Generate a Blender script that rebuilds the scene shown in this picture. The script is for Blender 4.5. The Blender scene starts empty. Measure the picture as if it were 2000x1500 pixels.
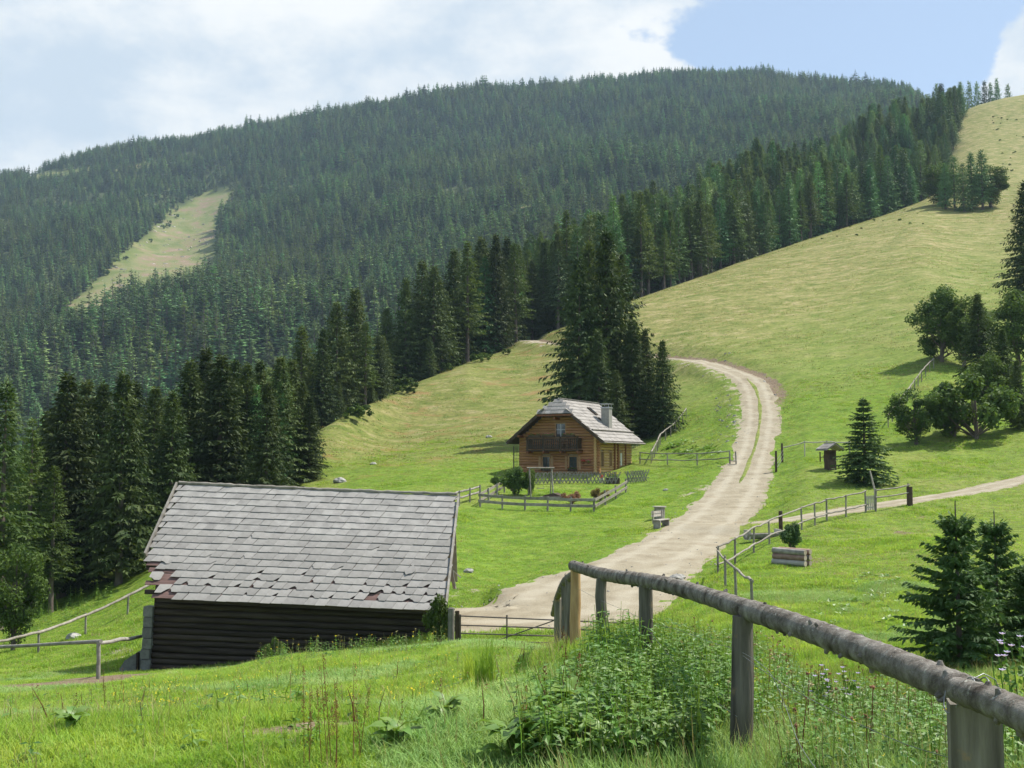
import bpy, math, random, time
import numpy as np
from mathutils import Vector, Matrix
T0 = time.time()
R = math.radians
scene = bpy.context.scene
COL = scene.collection

# ------------------------------------------------------------------ camera
F = 2050.0                      # focal length in photograph pixels (2000 x 1500)
PITCH = math.atan(150 / F)      # the horizon lies at row 900
cam_d = bpy.data.cameras.new('camera'); cam = bpy.data.objects.new('camera', cam_d); COL.objects.link(cam)
cam_d.sensor_width = 36.0; cam_d.lens = 36.0 * F / 2000.0
cam_d.clip_start = 0.1; cam_d.clip_end = 20000
cam.location = (0, 0, 0); cam.rotation_euler = (math.pi / 2 + PITCH, 0, 0)
scene.camera = cam

# ------------------------------------------------------------------ sun, sky, exposure
SUN_AZ, SUN_EL = R(66), R(57)   # azimuth from +Y towards +X
sun_d = bpy.data.lights.new('sun', 'SUN'); sun = bpy.data.objects.new('sun', sun_d); COL.objects.link(sun)
sun_d.energy = 5.0; sun_d.angle = R(0.53); sun_d.color = (1.0, 0.95, 0.86)
sdir = Vector((math.sin(SUN_AZ) * math.cos(SUN_EL), math.cos(SUN_AZ) * math.cos(SUN_EL), math.sin(SUN_EL)))
sun.rotation_euler = sdir.to_track_quat('Z', 'Y').to_euler()
sun.location = sdir * 50
scene.view_settings.view_transform = 'Standard'; scene.view_settings.look = 'None'
scene.view_settings.exposure = 0.55; scene.view_settings.gamma = 1.0
scene.cycles.use_denoising = True
scene.cycles.max_bounces = 4; scene.cycles.diffuse_bounces = 2; scene.cycles.transmission_bounces = 3
scene.cycles.transparent_max_bounces = 8; scene.cycles.volume_bounces = 0
scene.cycles.use_adaptive_sampling = True; scene.cycles.adaptive_threshold = 0.02

def nd(nt, typ, **kw):
    n = nt.nodes.new(typ)
    for k, v in kw.items():
        if k.startswith('i_'):
            n.inputs[int(k[2:]) if k[2:].isdigit() else k[2:].replace('_', ' ')].default_value = v
        else: setattr(n, k, v)
    return n

world = bpy.data.worlds.new('World'); scene.world = world; world.use_nodes = True
def build_world():
    nt = world.node_tree; nt.nodes.clear(); L = nt.links.new
    out = nd(nt, 'ShaderNodeOutputWorld'); bg = nd(nt, 'ShaderNodeBackground')
    sky = nd(nt, 'ShaderNodeTexSky', sky_type='NISHITA', sun_disc=False, sun_elevation=SUN_EL, sun_rotation=SUN_AZ)
    sky.altitude = 1500; sky.air_density = 1.0; sky.dust_density = 1.2; sky.ozone_density = 1.2
    tc = nd(nt, 'ShaderNodeTexCoord')
    def lobe(c, r0, r1):
        d = nd(nt, 'ShaderNodeVectorMath', operation='DISTANCE'); L(tc.outputs['Generated'], d.inputs[0]); d.inputs[1].default_value = Vector(c).normalized()
        m = nd(nt, 'ShaderNodeMapRange'); L(d.outputs['Value'], m.inputs[0])
        m.inputs[1].default_value = r0; m.inputs[2].default_value = r1; m.inputs[3].default_value = 1; m.inputs[4].default_value = 0
        m.interpolation_type = 'LINEAR'; return m.outputs[0]
    def mth(op, a, b=None, clamp=False):
        n = nd(nt, 'ShaderNodeMath', operation=op, use_clamp=clamp)
        for i, v in enumerate((a, b)):
            if v is None: continue
            if isinstance(v, (int, float)): n.inputs[i].default_value = v
            else: L(v, n.inputs[i])
        return n.outputs[0]
    def noise(scale, detail, rough, off=(0, 0, 0)):
        mp = nd(nt, 'ShaderNodeMapping'); L(tc.outputs['Generated'], mp.inputs[0]); mp.inputs['Location'].default_value = off
        mp.inputs['Scale'].default_value = (1, 1, 1.7)
        n = nd(nt, 'ShaderNodeTexNoise'); n.inputs['Scale'].default_value = scale; n.inputs['Detail'].default_value = detail
        n.inputs['Roughness'].default_value = rough; L(mp.outputs[0], n.inputs['Vector']); return n.outputs['Fac']
    # a broad bank of cumulus ahead and to the left, a small one to the right, scattered ones all round
    bank = lobe((-0.42, 0.90, 0.30), 0.40, 0.72)
    small = lobe((0.50, 0.86, 0.29), 0.05, 0.16)
    rest = mth('MULTIPLY', noise(1.6, 3, 0.5, (3.1, 1.7, 0)), 0.75)
    front = lobe((0.26, 0.95, 0.40), 0.10, 0.62)
    rest = mth('MULTIPLY', rest, mth('SUBTRACT', 1.0, front))
    shape = mth('MAXIMUM', mth('MAXIMUM', bank, small), rest)
    n1 = noise(9.0, 8, 0.58)
    dens = mth('ADD', shape, mth('MULTIPLY', mth('SUBTRACT', n1, 0.5), 0.75))
    mr = nd(nt, 'ShaderNodeMapRange', interpolation_type='SMOOTHSTEP'); L(dens, mr.inputs[0])
    mr.inputs[1].default_value = 0.46; mr.inputs[2].default_value = 0.54; mask = mr.outputs[0]
    shade = nd(nt, 'ShaderNodeMapRange', interpolation_type='SMOOTHSTEP'); L(noise(3.6, 6, 0.6, (0.9, 0.2, 0.4)), shade.inputs[0])
    shade.inputs[1].default_value = 0.40; shade.inputs[2].default_value = 0.60
    cc = nd(nt, 'ShaderNodeMix', data_type='RGBA'); L(shade.outputs[0], cc.inputs[0])
    cc.inputs[6].default_value = (3.6, 4.2, 4.85, 1); cc.inputs[7].default_value = (5.6, 5.7, 5.7, 1)
    mx = nd(nt, 'ShaderNodeMix', data_type='RGBA'); L(mask, mx.inputs[0]); vl = nd(nt, 'ShaderNodeMix', data_type='RGBA'); vl.inputs[0].default_value = 0.5; L(sky.outputs[0], vl.inputs[6]); vl.inputs[7].default_value = (3.6, 4.4, 5.3, 1); L(vl.outputs[2], mx.inputs[6]); L(cc.outputs[2], mx.inputs[7])
    L(mx.outputs[2], bg.inputs[0]); bg.inputs[1].default_value = 0.125
    L(bg.outputs[0], out.inputs[0])
build_world()

# ------------------------------------------------------------------ helpers
def tag(o, label=None, cat=None, group=None, kind=None):
    for k, v in (('label', label), ('category', cat), ('group', group), ('kind', kind)):
        if v: o[k] = v
    return o
def link(o, parent=None):
    COL.objects.link(o)
    if parent: o.parent = parent
    return o
def empty(name, loc=(0, 0, 0), rz=0, label=None, cat=None, group=None):
    o = bpy.data.objects.new(name, None); link(o); o.empty_display_size = 0.2
    o.location = loc; o.rotation_euler = (0, 0, rz); return tag(o, label, cat, group)
def np_mesh(name, v, f, mats=(), mi=None, smooth=False):
    """v (n,3) array, f list of faces or (m,k) array"""
    me = bpy.data.meshes.new(name); v = np.asarray(v, dtype=np.float32)
    if isinstance(f, np.ndarray):
        m, k = f.shape
        me.vertices.add(len(v)); me.vertices.foreach_set('co', v.ravel())
        me.loops.add(m * k); me.loops.foreach_set('vertex_index', f.astype(np.int32).ravel())
        me.polygons.add(m); me.polygons.foreach_set('loop_start', np.arange(0, m * k, k, dtype=np.int32))
        me.update(calc_edges=True)
    else:
        me.from_pydata(v.tolist(), [], f)
    for mm in mats: me.materials.append(mm)
    if mi is not None: me.polygons.foreach_set('material_index', np.asarray(mi, dtype=np.int32))
    if smooth: me.polygons.foreach_set('use_smooth', np.ones(len(me.polygons), dtype=bool))
    me.update(); return me

class MB:
    """collects shapes, builds them as one mesh object"""
    def __init__(s): s.v = []; s.f = []; s.m = []; s.sm = []
    def add(s, vs, fs, mi=0, smooth=False):
        b = len(s.v); s.v += [tuple(p) for p in vs]
        for f in fs: s.f.append(tuple(i + b for i in f)); s.m.append(mi); s.sm.append(smooth)
    def box(s, c, size, rot=None, mi=0, taper=1.0, jit=0.0, rng=random):
        hx, hy, hz = size[0] / 2, size[1] / 2, size[2] / 2; vs = []
        for dz in (-1, 1):
            t = taper if dz > 0 else 1
            for dx, dy in ((-1, -1), (1, -1), (1, 1), (-1, 1)):
                p = Vector((dx * hx * t, dy * hy * t, dz * hz))
                if jit: p += Vector((rng.uniform(-jit, jit), rng.uniform(-jit, jit), rng.uniform(-jit, jit)))
                if rot is not None: p = rot @ p
                vs.append(p + Vector(c))
        s.add(vs, [(3, 2, 1, 0), (4, 5, 6, 7), (0, 1, 5, 4), (1, 2, 6, 5), (2, 3, 7, 6), (3, 0, 4, 7)], mi)
        return s
    def beam(s, p0, p1, w, h, mi=0, up=(0, 0, 1), jit=0.0):
        p0 = Vector(p0); p1 = Vector(p1); d = (p1 - p0); l = d.length; d.normalize()
        u = Vector(up); x = d.cross(u)
        if x.length < 1e-4: x = d.cross(Vector((0, 1, 0)))
        x.normalize(); z = x.cross(d); M = Matrix((x, d, z)).transposed()
        return s.box((p0 + p1) / 2, (w, l, h), M, mi, jit=jit)
    def tube(s, pts, rad, n=8, mi=0, caps=True, rng=None, jit=0.0, smooth=True):
        pts = [Vector(p) for p in pts]; vs = []; fs = []
        if isinstance(rad, (int, float)): rad = [rad] * len(pts)
        prev = None
        for i, p in enumerate(pts):
            d = (pts[min(i + 1, len(pts) - 1)] - pts[max(i - 1, 0)]).normalized()
            x = d.cross(Vector((0, 0, 1))) if prev is None else prev - d * prev.dot(d)
            if x.length < 1e-3: x = d.cross(Vector((0, 1, 0)))
            x.normalize(); prev = x; y = d.cross(x)
            for k in range(n):
                a = 2 * math.pi * k / n; r = rad[i] * (1 + (rng.uniform(-jit, jit) if rng else 0))
                vs.append(p + (x * math.cos(a) + y * math.sin(a)) * r)
        for i in range(len(pts) - 1):
            for k in range(n):
                fs.append((i * n + k, i * n + (k + 1) % n, (i + 1) * n + (k + 1) % n, (i + 1) * n + k))
        s.add(vs, fs, mi, smooth)
        if caps:
            s.add(vs[:n], [tuple(range(n - 1, -1, -1))], mi); s.add(vs[-n:], [tuple(range(n))], mi)
        return s
    def poly(s, vs, mi=0): s.add(vs, [tuple(range(len(vs)))], mi); return s
    def prism(s, outline, ext, mi=0):
        """planar outline (list of 3d points) extruded by the vector ext"""
        e = Vector(ext); o = [Vector(p) for p in outline]; n = len(o)
        s.add(o + [p + e for p in o], [tuple(range(n - 1, -1, -1)), tuple(range(n, 2 * n))] +
              [(i, (i + 1) % n, n + (i + 1) % n, n + i) for i in range(n)], mi); return s
    def mesh(s, name, mats):
        me = bpy.data.meshes.new(name); me.from_pydata(s.v, [], s.f)
        for m in (mats if isinstance(mats, (list, tuple)) else [mats]): me.materials.append(m)
        me.polygons.foreach_set('material_index', s.m); me.polygons.foreach_set('use_smooth', s.sm); me.update(); return me
    def build(s, name, mats, parent=None):
        return link(bpy.data.objects.new(name, s.mesh(name, mats)), parent)
def inst(name, me, parent, loc=(0, 0, 0), rot=(0, 0, 0), scl=(1, 1, 1)):
    o = bpy.data.objects.new(name, me); link(o, parent); o.location = loc; o.rotation_euler = rot; o.scale = scl; return o

# ------------------------------------------------------------------ numpy noise
def vnoise(x, y, seed=0):
    xi = np.floor(x).astype(np.int64); yi = np.floor(y).astype(np.int64); xf = x - xi; yf = y - yi
    def h(a, b):
        n = (a * 374761393 + b * 668265263 + seed * 974711) & 0xffffffff
        n = ((n ^ (n >> 13)) * 1274126177) & 0xffffffff
        return ((n ^ (n >> 16)) & 0xffff) / 65535.0
    u = xf * xf * (3 - 2 * xf); v = yf * yf * (3 - 2 * yf)
    return (h(xi, yi) * (1 - u) + h(xi + 1, yi) * u) * (1 - v) + (h(xi, yi + 1) * (1 - u) + h(xi + 1, yi + 1) * u) * v
def fbm(x, y, oct=3, seed=0):
    s = 0; a = 0.5
    for o in range(oct): s = s + a * (vnoise(x * 2 ** o, y * 2 ** o, seed + o) - 0.5); a *= 0.5
    return s
def sstep(a, b, x):
    t = np.clip((x - a) / (b - a), 0, 1); return t * t * (3 - 2 * t)

# ------------------------------------------------------------------ pixels to directions
CP, SP = math.cos(PITCH), math.sin(PITCH)
def ae(px, py):
    u = (px - 1000) / F; v = (750 - py) / F; d = CP - v * SP
    return u / d, (SP + v * CP) / d
def at(px, py, D):
    a, e = ae(px, py); return Vector((a * D, D, e * D))
def proj(x, y, z):
    dep = y * CP + z * SP; return 1000 + F * x / dep, 750 - F * (z * CP - y * SP) / dep

# ------------------------------------------------------------------ terrain
PXC = [-400, 0, 200, 400, 600, 800, 1000, 1200, 1400, 1600, 1800, 1950, 2300]
# knots from near to far along each column: (distance, photo row) or (distance, None, height)
Z = None
KN = [
 [(-20, Z, -1.2)] * 13,
 [(0, Z, -1.75)] * 13,
 [(6, Z, -2.0), (6, Z, -1.85), (6, Z, -1.8), (6, Z, -1.78), (6, Z, -1.75), (6, Z, -1.75), (6, Z, -1.75), (6, Z, -1.75), (6.4, Z, -1.78), (5, Z, -1.7), (5, Z, -1.7), (5, Z, -1.65), (5, Z, -1.6)],
 [(15, 1405), (15, 1405), (15, 1405), (15, 1400), (15, 1390), (15, 1368), (14, 1318), (13, 1246), (12, Z, -2.15), (11, Z, -2.6), (11, Z, -2.6), (11, Z, -2.5), (11, Z, -2.4)],
 [(26, 1350), (26, 1348), (27, 1335), (28, 1318), (28, 1285), (28, 1270), (26, 1262), (22, Z, -4.6), (20, Z, -4.1), (20, Z, -4.0), (20, Z, -3.9), (20, Z, -3.8), (20, Z, -3.6)],
 [(38, 1330), (38, 1320), (37, 1310), (37, 1292), (37, 1268), (37, 1250), (34, 1246), (33, Z, -5.4), (33, 1172), (33, 1166), (33, 1150), (33, 1140), (33, 1130)],
 [(50, 1300), (50, 1285), (50, 1255), (50, 1200), (50, 1150), (50, 1115), (46, 1152), (46, 1122), (45, 1100), (46, 1085), (48, 1062), (50, 1045), (50, 1035)],
 [(62, 1245), (62, 1232), (62, 1198), (68, 1085), (70, 1015), (70, 988), (70, 1000), (68, 1005), (66, 1000), (62, 985), (62, 985), (66, 958), (66, 930)],
 [(75, 1190), (75, 1180), (75, 1130), (88, 1010), (90, 950), (90, 930), (90, 926), (90, 926), (85, 914), (80, 900), (80, 890), (82, 868), (82, 850)],
 [(95, 1110), (95, 1100), (95, 1060), (110, 965), (108, 880), (128, 852), (130, 828), (125, 826), (118, 784), (115, 758), (115, 722), (125, 690), (125, 670)],
 [(130, Z, -9), (130, Z, -8), (130, Z, -6), (125, 955), (122, 855), (160, 755), (188, 678), (205, 602), (245, 531), (300, 463), (348, 398), (400, 325), (400, 310)],
 [(170, Z, -22), (170, Z, -20), (170, Z, -16), (160, Z, -9), (152, Z, -2), (190, Z, 7), (215, 674), (235, 600), (280, 534), (335, 466), (390, 398), (480, 255), (480, 240)],
 [(230, Z, -28), (230, Z, -26), (230, Z, -24), (235, Z, -20), (260, Z, -12), (275, 735), (320, 605), (370, 525), (430, 436), (500, 356), (600, 275), (560, 204), (600, 180)],
 [(330, Z, -32), (330, Z, -30), (330, Z, -28), (340, Z, -26), (360, Z, -18), (400, Z, 8), (450, Z, 35), (520, Z, 60), (600, Z, 95), (680, Z, 135), (760, Z, 185), (720, Z, 175), (760, Z, 190)],
 [(470, 780), (480, 768), (490, 750), (500, 725), (520, 690), (560, 615), (620, 545), (700, 455), (800, 392), (900, 322), (950, 272), (950, Z, 235), (950, Z, 230)],
 [(750, 620), (750, 605), (750, 590), (750, 580), (780, 540), (820, 482), (880, 430), (950, 362), (1050, 312), (1100, 262), (1100, 240), (1150, Z, 290), (1150, Z, 280)],
 [(1100, 470), (1100, 450), (1100, 440), (1150, 425), (1150, 392), (1200, 342), (1250, 302), (1300, 262), (1350, 228), (1350, 218), (1300, 220), (1300, Z, 345), (1300, Z, 330)],
 [(1500, 400), (1550, 368), (1650, 318), (1700, 294), (1700, 266), (1700, 228), (1700, 206), (1700, 192), (1700, 174), (1650, 186), (1500, 205), (1450, Z, 390), (1450, Z, 370)],
 [(2600, Z, 200), (2600, Z, 220), (2600, Z, 300), (2600, Z, 330), (2600, Z, 350), (2600, Z, 380), (2600, Z, 400), (2600, Z, 400), (2600, Z, 400), (2600, Z, 380), (2600, Z, 300), (2600, Z, 150), (2600, Z, 150)],
 [(5000, Z, 0)] * 13]
def pchip_slopes(x, y):
    h = np.diff(x, axis=0); d = np.diff(y, axis=0) / h; m = np.zeros_like(y)
    w1 = 2 * h[1:] + h[:-1]; w2 = h[1:] + 2 * h[:-1]
    with np.errstate(divide='ignore', invalid='ignore'):
        hm = (w1 + w2) / (w1 / d[:-1] + w2 / d[1:])
    m[1:-1] = np.where(d[:-1] * d[1:] > 0, hm, 0); m[0] = d[0]; m[-1] = d[-1]; return m
def herm(t, h, y0, y1, m0, m1):
    return (2 * t**3 - 3 * t**2 + 1) * y0 + (t**3 - 2 * t**2 + t) * h * m0 + (-2 * t**3 + 3 * t**2) * y1 + (t**3 - t**2) * h * m1
AC = np.array([(p - 1000) / F for p in PXC])
KD = np.array([[k[0] for k in r] for r in KN], float)
KZ = np.array([[(k[2] if k[1] is None else ae(1000, k[1])[1] * k[0]) for k in r] for r in KN], float)
NA = 800; AF = np.linspace(AC[0], AC[-1], NA)
def across(K):
    x = np.repeat(AC[:, None], K.shape[0], 1); y = K.T; m = pchip_slopes(x, y)
    i = np.clip(np.searchsorted(AC, AF) - 1, 0, len(AC) - 2); h = (AC[i + 1] - AC[i])[:, None]; t = ((AF - AC[i]) / h[:, 0])[:, None]
    return herm(t, h, y[i], y[i + 1], m[i], m[i + 1])
GD, GZ = across(KD), across(KZ)               # (NA, K)
GM = pchip_slopes(GD.T, GZ.T).T
def acol(x, y):
    return np.clip(x / np.sqrt(np.maximum(y, 0) ** 2 + 16), AF[0], AF[-1] - 1e-6)
def knot_index(x, y):
    """which stretch of the land a point lies on: real valued index into KN"""
    a = acol(x, y); fi = (a - AF[0]) / (AF[1] - AF[0]); i = np.clip(fi.astype(int), 0, NA - 2); w = (fi - i)[:, None]
    D = GD[i] * (1 - w) + GD[i + 1] * w
    k = np.clip((D <= y[:, None]).sum(1) - 1, 0, D.shape[1] - 2); r = np.arange(len(x))
    return k + np.clip((y - D[r, k]) / (D[r, k + 1] - D[r, k]), 0, 1)
def H0(x, y):
    a = acol(x, y); fi = (a - AF[0]) / (AF[1] - AF[0]); i = np.clip(fi.astype(int), 0, NA - 2); w = (fi - i)[:, None]
    D = GD[i] * (1 - w) + GD[i + 1] * w; Zk = GZ[i] * (1 - w) + GZ[i + 1] * w; M = GM[i] * (1 - w) + GM[i + 1] * w
    k = np.clip((D <= y[:, None]).sum(1) - 1, 0, D.shape[1] - 2); r = np.arange(len(x))
    h = D[r, k + 1] - D[r, k]; t = np.clip((y - D[r, k]) / h, 0, 1)
    z = herm(t, h, Zk[r, k], Zk[r, k + 1], M[r, k], M[r, k + 1])
    dist = np.sqrt(x * x + y * y)
    z = z + fbm(x * 0.45, y * 0.45, 3, 5) * 0.22 * sstep(2, 8, dist) * (1 - 0.5 * sstep(30, 60, dist))
    z = z + fbm(x * 0.11, y * 0.11, 2, 9) * 0.5 * sstep(40, 110, dist)
    z = z + (fbm(x * 0.016, y * 0.016, 3, 12) * 24 + fbm(x * 0.0062 + y * .001, y * 0.003, 2, 15) * 42 * (1 - sstep(1250, 1600, y))) * sstep(450, 900, dist)
    return z
def hit_with(Hf, px, py, d0=4.0, d1=2200.0):
    a, e = ae(px, py); D = np.geomspace(d0, d1, 6000)
    g = Hf(a * D, D) - e * D; k = np.argmax(g > 0)
    if g[k] <= 0: k = len(D) - 1
    if k > 0:
        t = -g[k - 1] / (g[k] - g[k - 1]); d = D[k - 1] + t * (D[k] - D[k - 1])
    else: d = D[0]
    return Vector((a * d, d, e * d))
# roads: centre lines read from the photograph, run over the land and then levelled into it
def catmull(P, n=10):
    out = []
    for i in range(len(P) - 1):
        p0, p1, p2, p3 = P[max(i - 1, 0)], P[i], P[i + 1], P[min(i + 2, len(P) - 1)]
        for k in range(n):
            t = k / n
            out.append(tuple(0.5 * (2 * b + (c - a) * t + (2 * a - 5 * b + 4 * c - d) * t * t + (3 * b - a - 3 * c + d) * t**3)
                             for a, b, c, d in zip(p0, p1, p2, p3)))
    out.append(tuple(P[-1])); return out
def resample(P, step):
    P = np.array(P); d = np.r_[0, np.cumsum(np.linalg.norm(np.diff(P[:, :2], axis=0), axis=1))]
    s = np.arange(0, d[-1], step); return np.stack([np.interp(s, d, P[:, k]) for k in range(P.shape[1])], 1)
def road_line(pix, extra_first=None):
    pts = []
    for px, py, w in pix:
        p = hit_with(H0, px, py, 20); pts.append((p.x, p.y, w))
    if extra_first: pts = extra_first + pts
    L = resample(catmull(pts, 12), 0.5); z = H0(L[:, 0], L[:, 1])
    for _ in range(60): z[1:-1] = (z[:-2] + 2 * z[1:-1] + z[2:]) / 4
    return np.c_[L, z]
ROAD = road_line([(900, 1202, 7.0), (1040, 1194, 8.5), (1165, 1150, 7.0), (1290, 1082, 5.0), (1385, 1022, 4.6), (1437, 960, 4.2), (1465, 900, 3.5),
                  (1480, 850, 3.6), (1484, 800, 3.8), (1470, 752, 4.0), (1420, 724, 3.8), (1335, 702, 3.6), (1210, 688, 3.2), (1110, 674, 3.0), (1040, 666, 3.0), (985, 661, 3.0)],
                 [(-14.0, 46.0, 4.0), (-6.5, 42.5, 4.6)])
SIDE = road_line([(1425, 1026, 3.6), (1500, 1020, 3.0), (1600, 1004, 2.5), (1700, 990, 2.5), (1780, 978, 2.5), (1900, 960, 2.6), (2000, 936, 2.6), (2140, 905, 2.6)])
def Hfull(x, y):
    z = H0(x, y)
    for L, core, rim in ((ROAD, 0.0, 2.8), (SIDE, 0.0, 1.8)):
        box = (x > L[:, 0].min() - 9) & (x < L[:, 0].max() + 9) & (y > L[:, 1].min() - 9) & (y < L[:, 1].max() + 9)
        idx = np.nonzero(box)[0]
        for c in range(0, len(idx), 20000):
            ii = idx[c:c + 20000]; Ls = L[::2]
            d2 = (x[ii, None] - Ls[None, :, 0]) ** 2 + (y[ii, None] - Ls[None, :, 1]) ** 2
            k = d2.argmin(1); d = np.sqrt(d2[np.arange(len(ii)), k]); hw = Ls[k, 2] / 2
            w = 1 - sstep(hw + 0.1, hw + rim, d); z[ii] = z[ii] * (1 - w) + Ls[k, 3] * w
    return z
def graded(parts):
    out = []
    for a, b, s in parts: out += list(np.arange(a, b, s))
    return np.array(out)
xp = graded([(0, 14, 0.28), (14, 50, 0.6), (50, 220, 2.5), (220, 1200, 14), (1200, 3001, 90)])
GX = np.r_[-xp[:0:-1], xp]
GY = graded([(-40, -4, 3), (-4, 40, 0.28), (40, 140, 0.55), (140, 420, 2.2), (420, 1900, 14), (1900, 5001, 110)])
XX, YY = np.meshgrid(GX, GY); GZg = Hfull(XX.ravel().copy(), YY.ravel().copy()).reshape(XX.shape)
def H(x, y):
    x = np.atleast_1d(np.asarray(x, float)); y = np.atleast_1d(np.asarray(y, float))
    i = np.clip(np.searchsorted(GX, x) - 1, 0, len(GX) - 2); j = np.clip(np.searchsorted(GY, y) - 1, 0, len(GY) - 2)
    u = np.clip((x - GX[i]) / (GX[i + 1] - GX[i]), 0, 1); v = np.clip((y - GY[j]) / (GY[j + 1] - GY[j]), 0, 1)
    return (GZg[j, i] * (1 - u) + GZg[j, i + 1] * u) * (1 - v) + (GZg[j + 1, i] * (1 - u) + GZg[j + 1, i + 1] * u) * v
def h1(x, y): return float(H(x, y)[0])
def hit(px, py, d0=4.0): return hit_with(H, px, py, d0)
def ground_at(px, D, row=900):
    x = ae(px, row)[0] * D; return Vector((x, D, h1(x, D)))
print('terrain', round(time.time() - T0, 1))
# ------------------------------------------------------------------ materials
def new_mat(name):
    m = bpy.data.materials.new(name); m.use_nodes = True; nt = m.node_tree; nt.nodes.clear()
    out = nd(nt, 'ShaderNodeOutputMaterial'); b = nd(nt, 'ShaderNodeBsdfPrincipled'); nt.links.new(b.outputs[0], out.inputs[0])
    return m, nt, b, out
def ramp(nt, stops):
    r = nd(nt, 'ShaderNodeValToRGB'); e = r.color_ramp.elements
    while len(e) < len(stops): e.new(0.5)
    for i, (p, c) in enumerate(stops): e[i].position = p; e[i].color = (*c, 1)
    return r
def tex_noise(nt, scale, detail=4, rough=0.55, stretch=(1, 1, 1), coord='Object', dist=0.0):
    tc = nd(nt, 'ShaderNodeTexCoord'); mp = nd(nt, 'ShaderNodeMapping'); mp.inputs['Scale'].default_value = stretch
    n = nd(nt, 'ShaderNodeTexNoise'); n.inputs['Scale'].default_value = scale; n.inputs['Detail'].default_value = detail
    n.inputs['Roughness'].default_value = rough; n.inputs['Distortion'].default_value = dist
    if coord == 'Position':
        g = nd(nt, 'ShaderNodeNewGeometry'); nt.links.new(g.outputs['Position'], mp.inputs[0])
    else: nt.links.new(tc.outputs[coord], mp.inputs[0])
    nt.links.new(mp.outputs[0], n.inputs['Vector']); return n.outputs['Fac']
def mixc(nt, fac, a, b, mode='MIX'):
    m = nd(nt, 'ShaderNodeMix', data_type='RGBA', blend_type=mode)
    for i, v in ((0, fac), (6, a), (7, b)):
        if isinstance(v, (int, float)): m.inputs[i].default_value = v
        elif isinstance(v, tuple): m.inputs[i].default_value = (*v, 1)
        else: nt.links.new(v, m.inputs[i])
    return m.outputs[2]
def math_n(nt, op, a, b=0.0, clamp=False):
    n = nd(nt, 'ShaderNodeMath', operation=op, use_clamp=clamp)
    for i, v in enumerate((a, b)):
        if isinstance(v, (int, float)): n.inputs[i].default_value = v
        else: nt.links.new(v, n.inputs[i])
    return n.outputs[0]
def smap(nt, v, a, b):
    m = nd(nt, 'ShaderNodeMapRange', interpolation_type='SMOOTHSTEP'); nt.links.new(v, m.inputs[0])
    m.inputs[1].default_value = a; m.inputs[2].default_value = b; return m.outputs[0]
def rnd_value(nt, col, amt, hue=0.0):
    oi = nd(nt, 'ShaderNodeObjectInfo'); hs = nd(nt, 'ShaderNodeHueSaturation')
    mr = nd(nt, 'ShaderNodeMapRange'); nt.links.new(oi.outputs['Random'], mr.inputs[0])
    mr.inputs[3].default_value = 1 - amt; mr.inputs[4].default_value = 1 + amt; nt.links.new(mr.outputs[0], hs.inputs['Value'])
    if hue:
        m2 = nd(nt, 'ShaderNodeMapRange'); nt.links.new(math_n(nt, 'FRACT', math_n(nt, 'MULTIPLY', oi.outputs['Random'], 17.3)), m2.inputs[0])
        m2.inputs[3].default_value = 0.5 - hue; m2.inputs[4].default_value = 0.5 + hue; nt.links.new(m2.outputs[0], hs.inputs['Hue'])
    nt.links.new(col, hs.inputs['Color']); return hs.outputs[0]
def add_bump(nt, b, h, strength, dist=0.02):
    bp = nd(nt, 'ShaderNodeBump'); bp.inputs['Strength'].default_value = strength; bp.inputs['Distance'].default_value = dist
    nt.links.new(h, bp.inputs['Height']); nt.links.new(bp.outputs[0], b.inputs['Normal'])
def basic(name, c1, c2, scale=6, rough=0.8, bump=0.3, stretch=(1, 1, 1), rnd=0.12, c3=None, spot=0.66, spot_scale=3, hue=0.0, spec=0.25, detail=5, metal=0.0, bdist=0.02):
    m, nt, b, out = new_mat(name)
    n = tex_noise(nt, scale, detail, 0.6, stretch); c = ramp(nt, [(0.3, c1), (0.7, c2)]); nt.links.new(n, c.inputs[0]); col = c.outputs[0]
    if c3:
        s = smap(nt, tex_noise(nt, spot_scale, 6, 0.65), spot, spot + 0.08); col = mixc(nt, s, col, c3)
    if rnd: col = rnd_value(nt, col, rnd, hue)
    nt.links.new(col, b.inputs['Base Color']); b.inputs['Roughness'].default_value = rough
    b.inputs['Specular IOR Level'].default_value = spec; b.inputs['Metallic'].default_value = metal
    if bump: add_bump(nt, b, n, bump, bdist)
    return m
def foliage(name, c1, c2, rnd=0.3, hue=0.02, transl=0.25, scale=0.6, rough=0.65, c3=None, coord='Position', spec=0.2):
    m, nt, b, out = new_mat(name)
    n = tex_noise(nt, scale, 3, 0.6, coord=coord); st = [(0.35, c1), (0.65, c2)] + ([(0.8, c3)] if c3 else [])
    c = ramp(nt, st); nt.links.new(n, c.inputs[0]); col = rnd_value(nt, c.outputs[0], rnd, hue)
    nt.links.new(col, b.inputs['Base Color']); b.inputs['Roughness'].default_value = rough; b.inputs['Specular IOR Level'].default_value = spec
    tr = nd(nt, 'ShaderNodeBsdfTranslucent'); mx = nd(nt, 'ShaderNodeMixShader'); mx.inputs[0].default_value = transl
    nt.links.new(mixc(nt, 1.0, col, (1.25, 1.2, 0.7), 'MULTIPLY'), tr.inputs[0])
    nt.links.new(b.outputs[0], mx.inputs[1]); nt.links.new(tr.outputs[0], mx.inputs[2]); nt.links.new(mx.outputs[0], out.inputs[0]); return m

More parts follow.
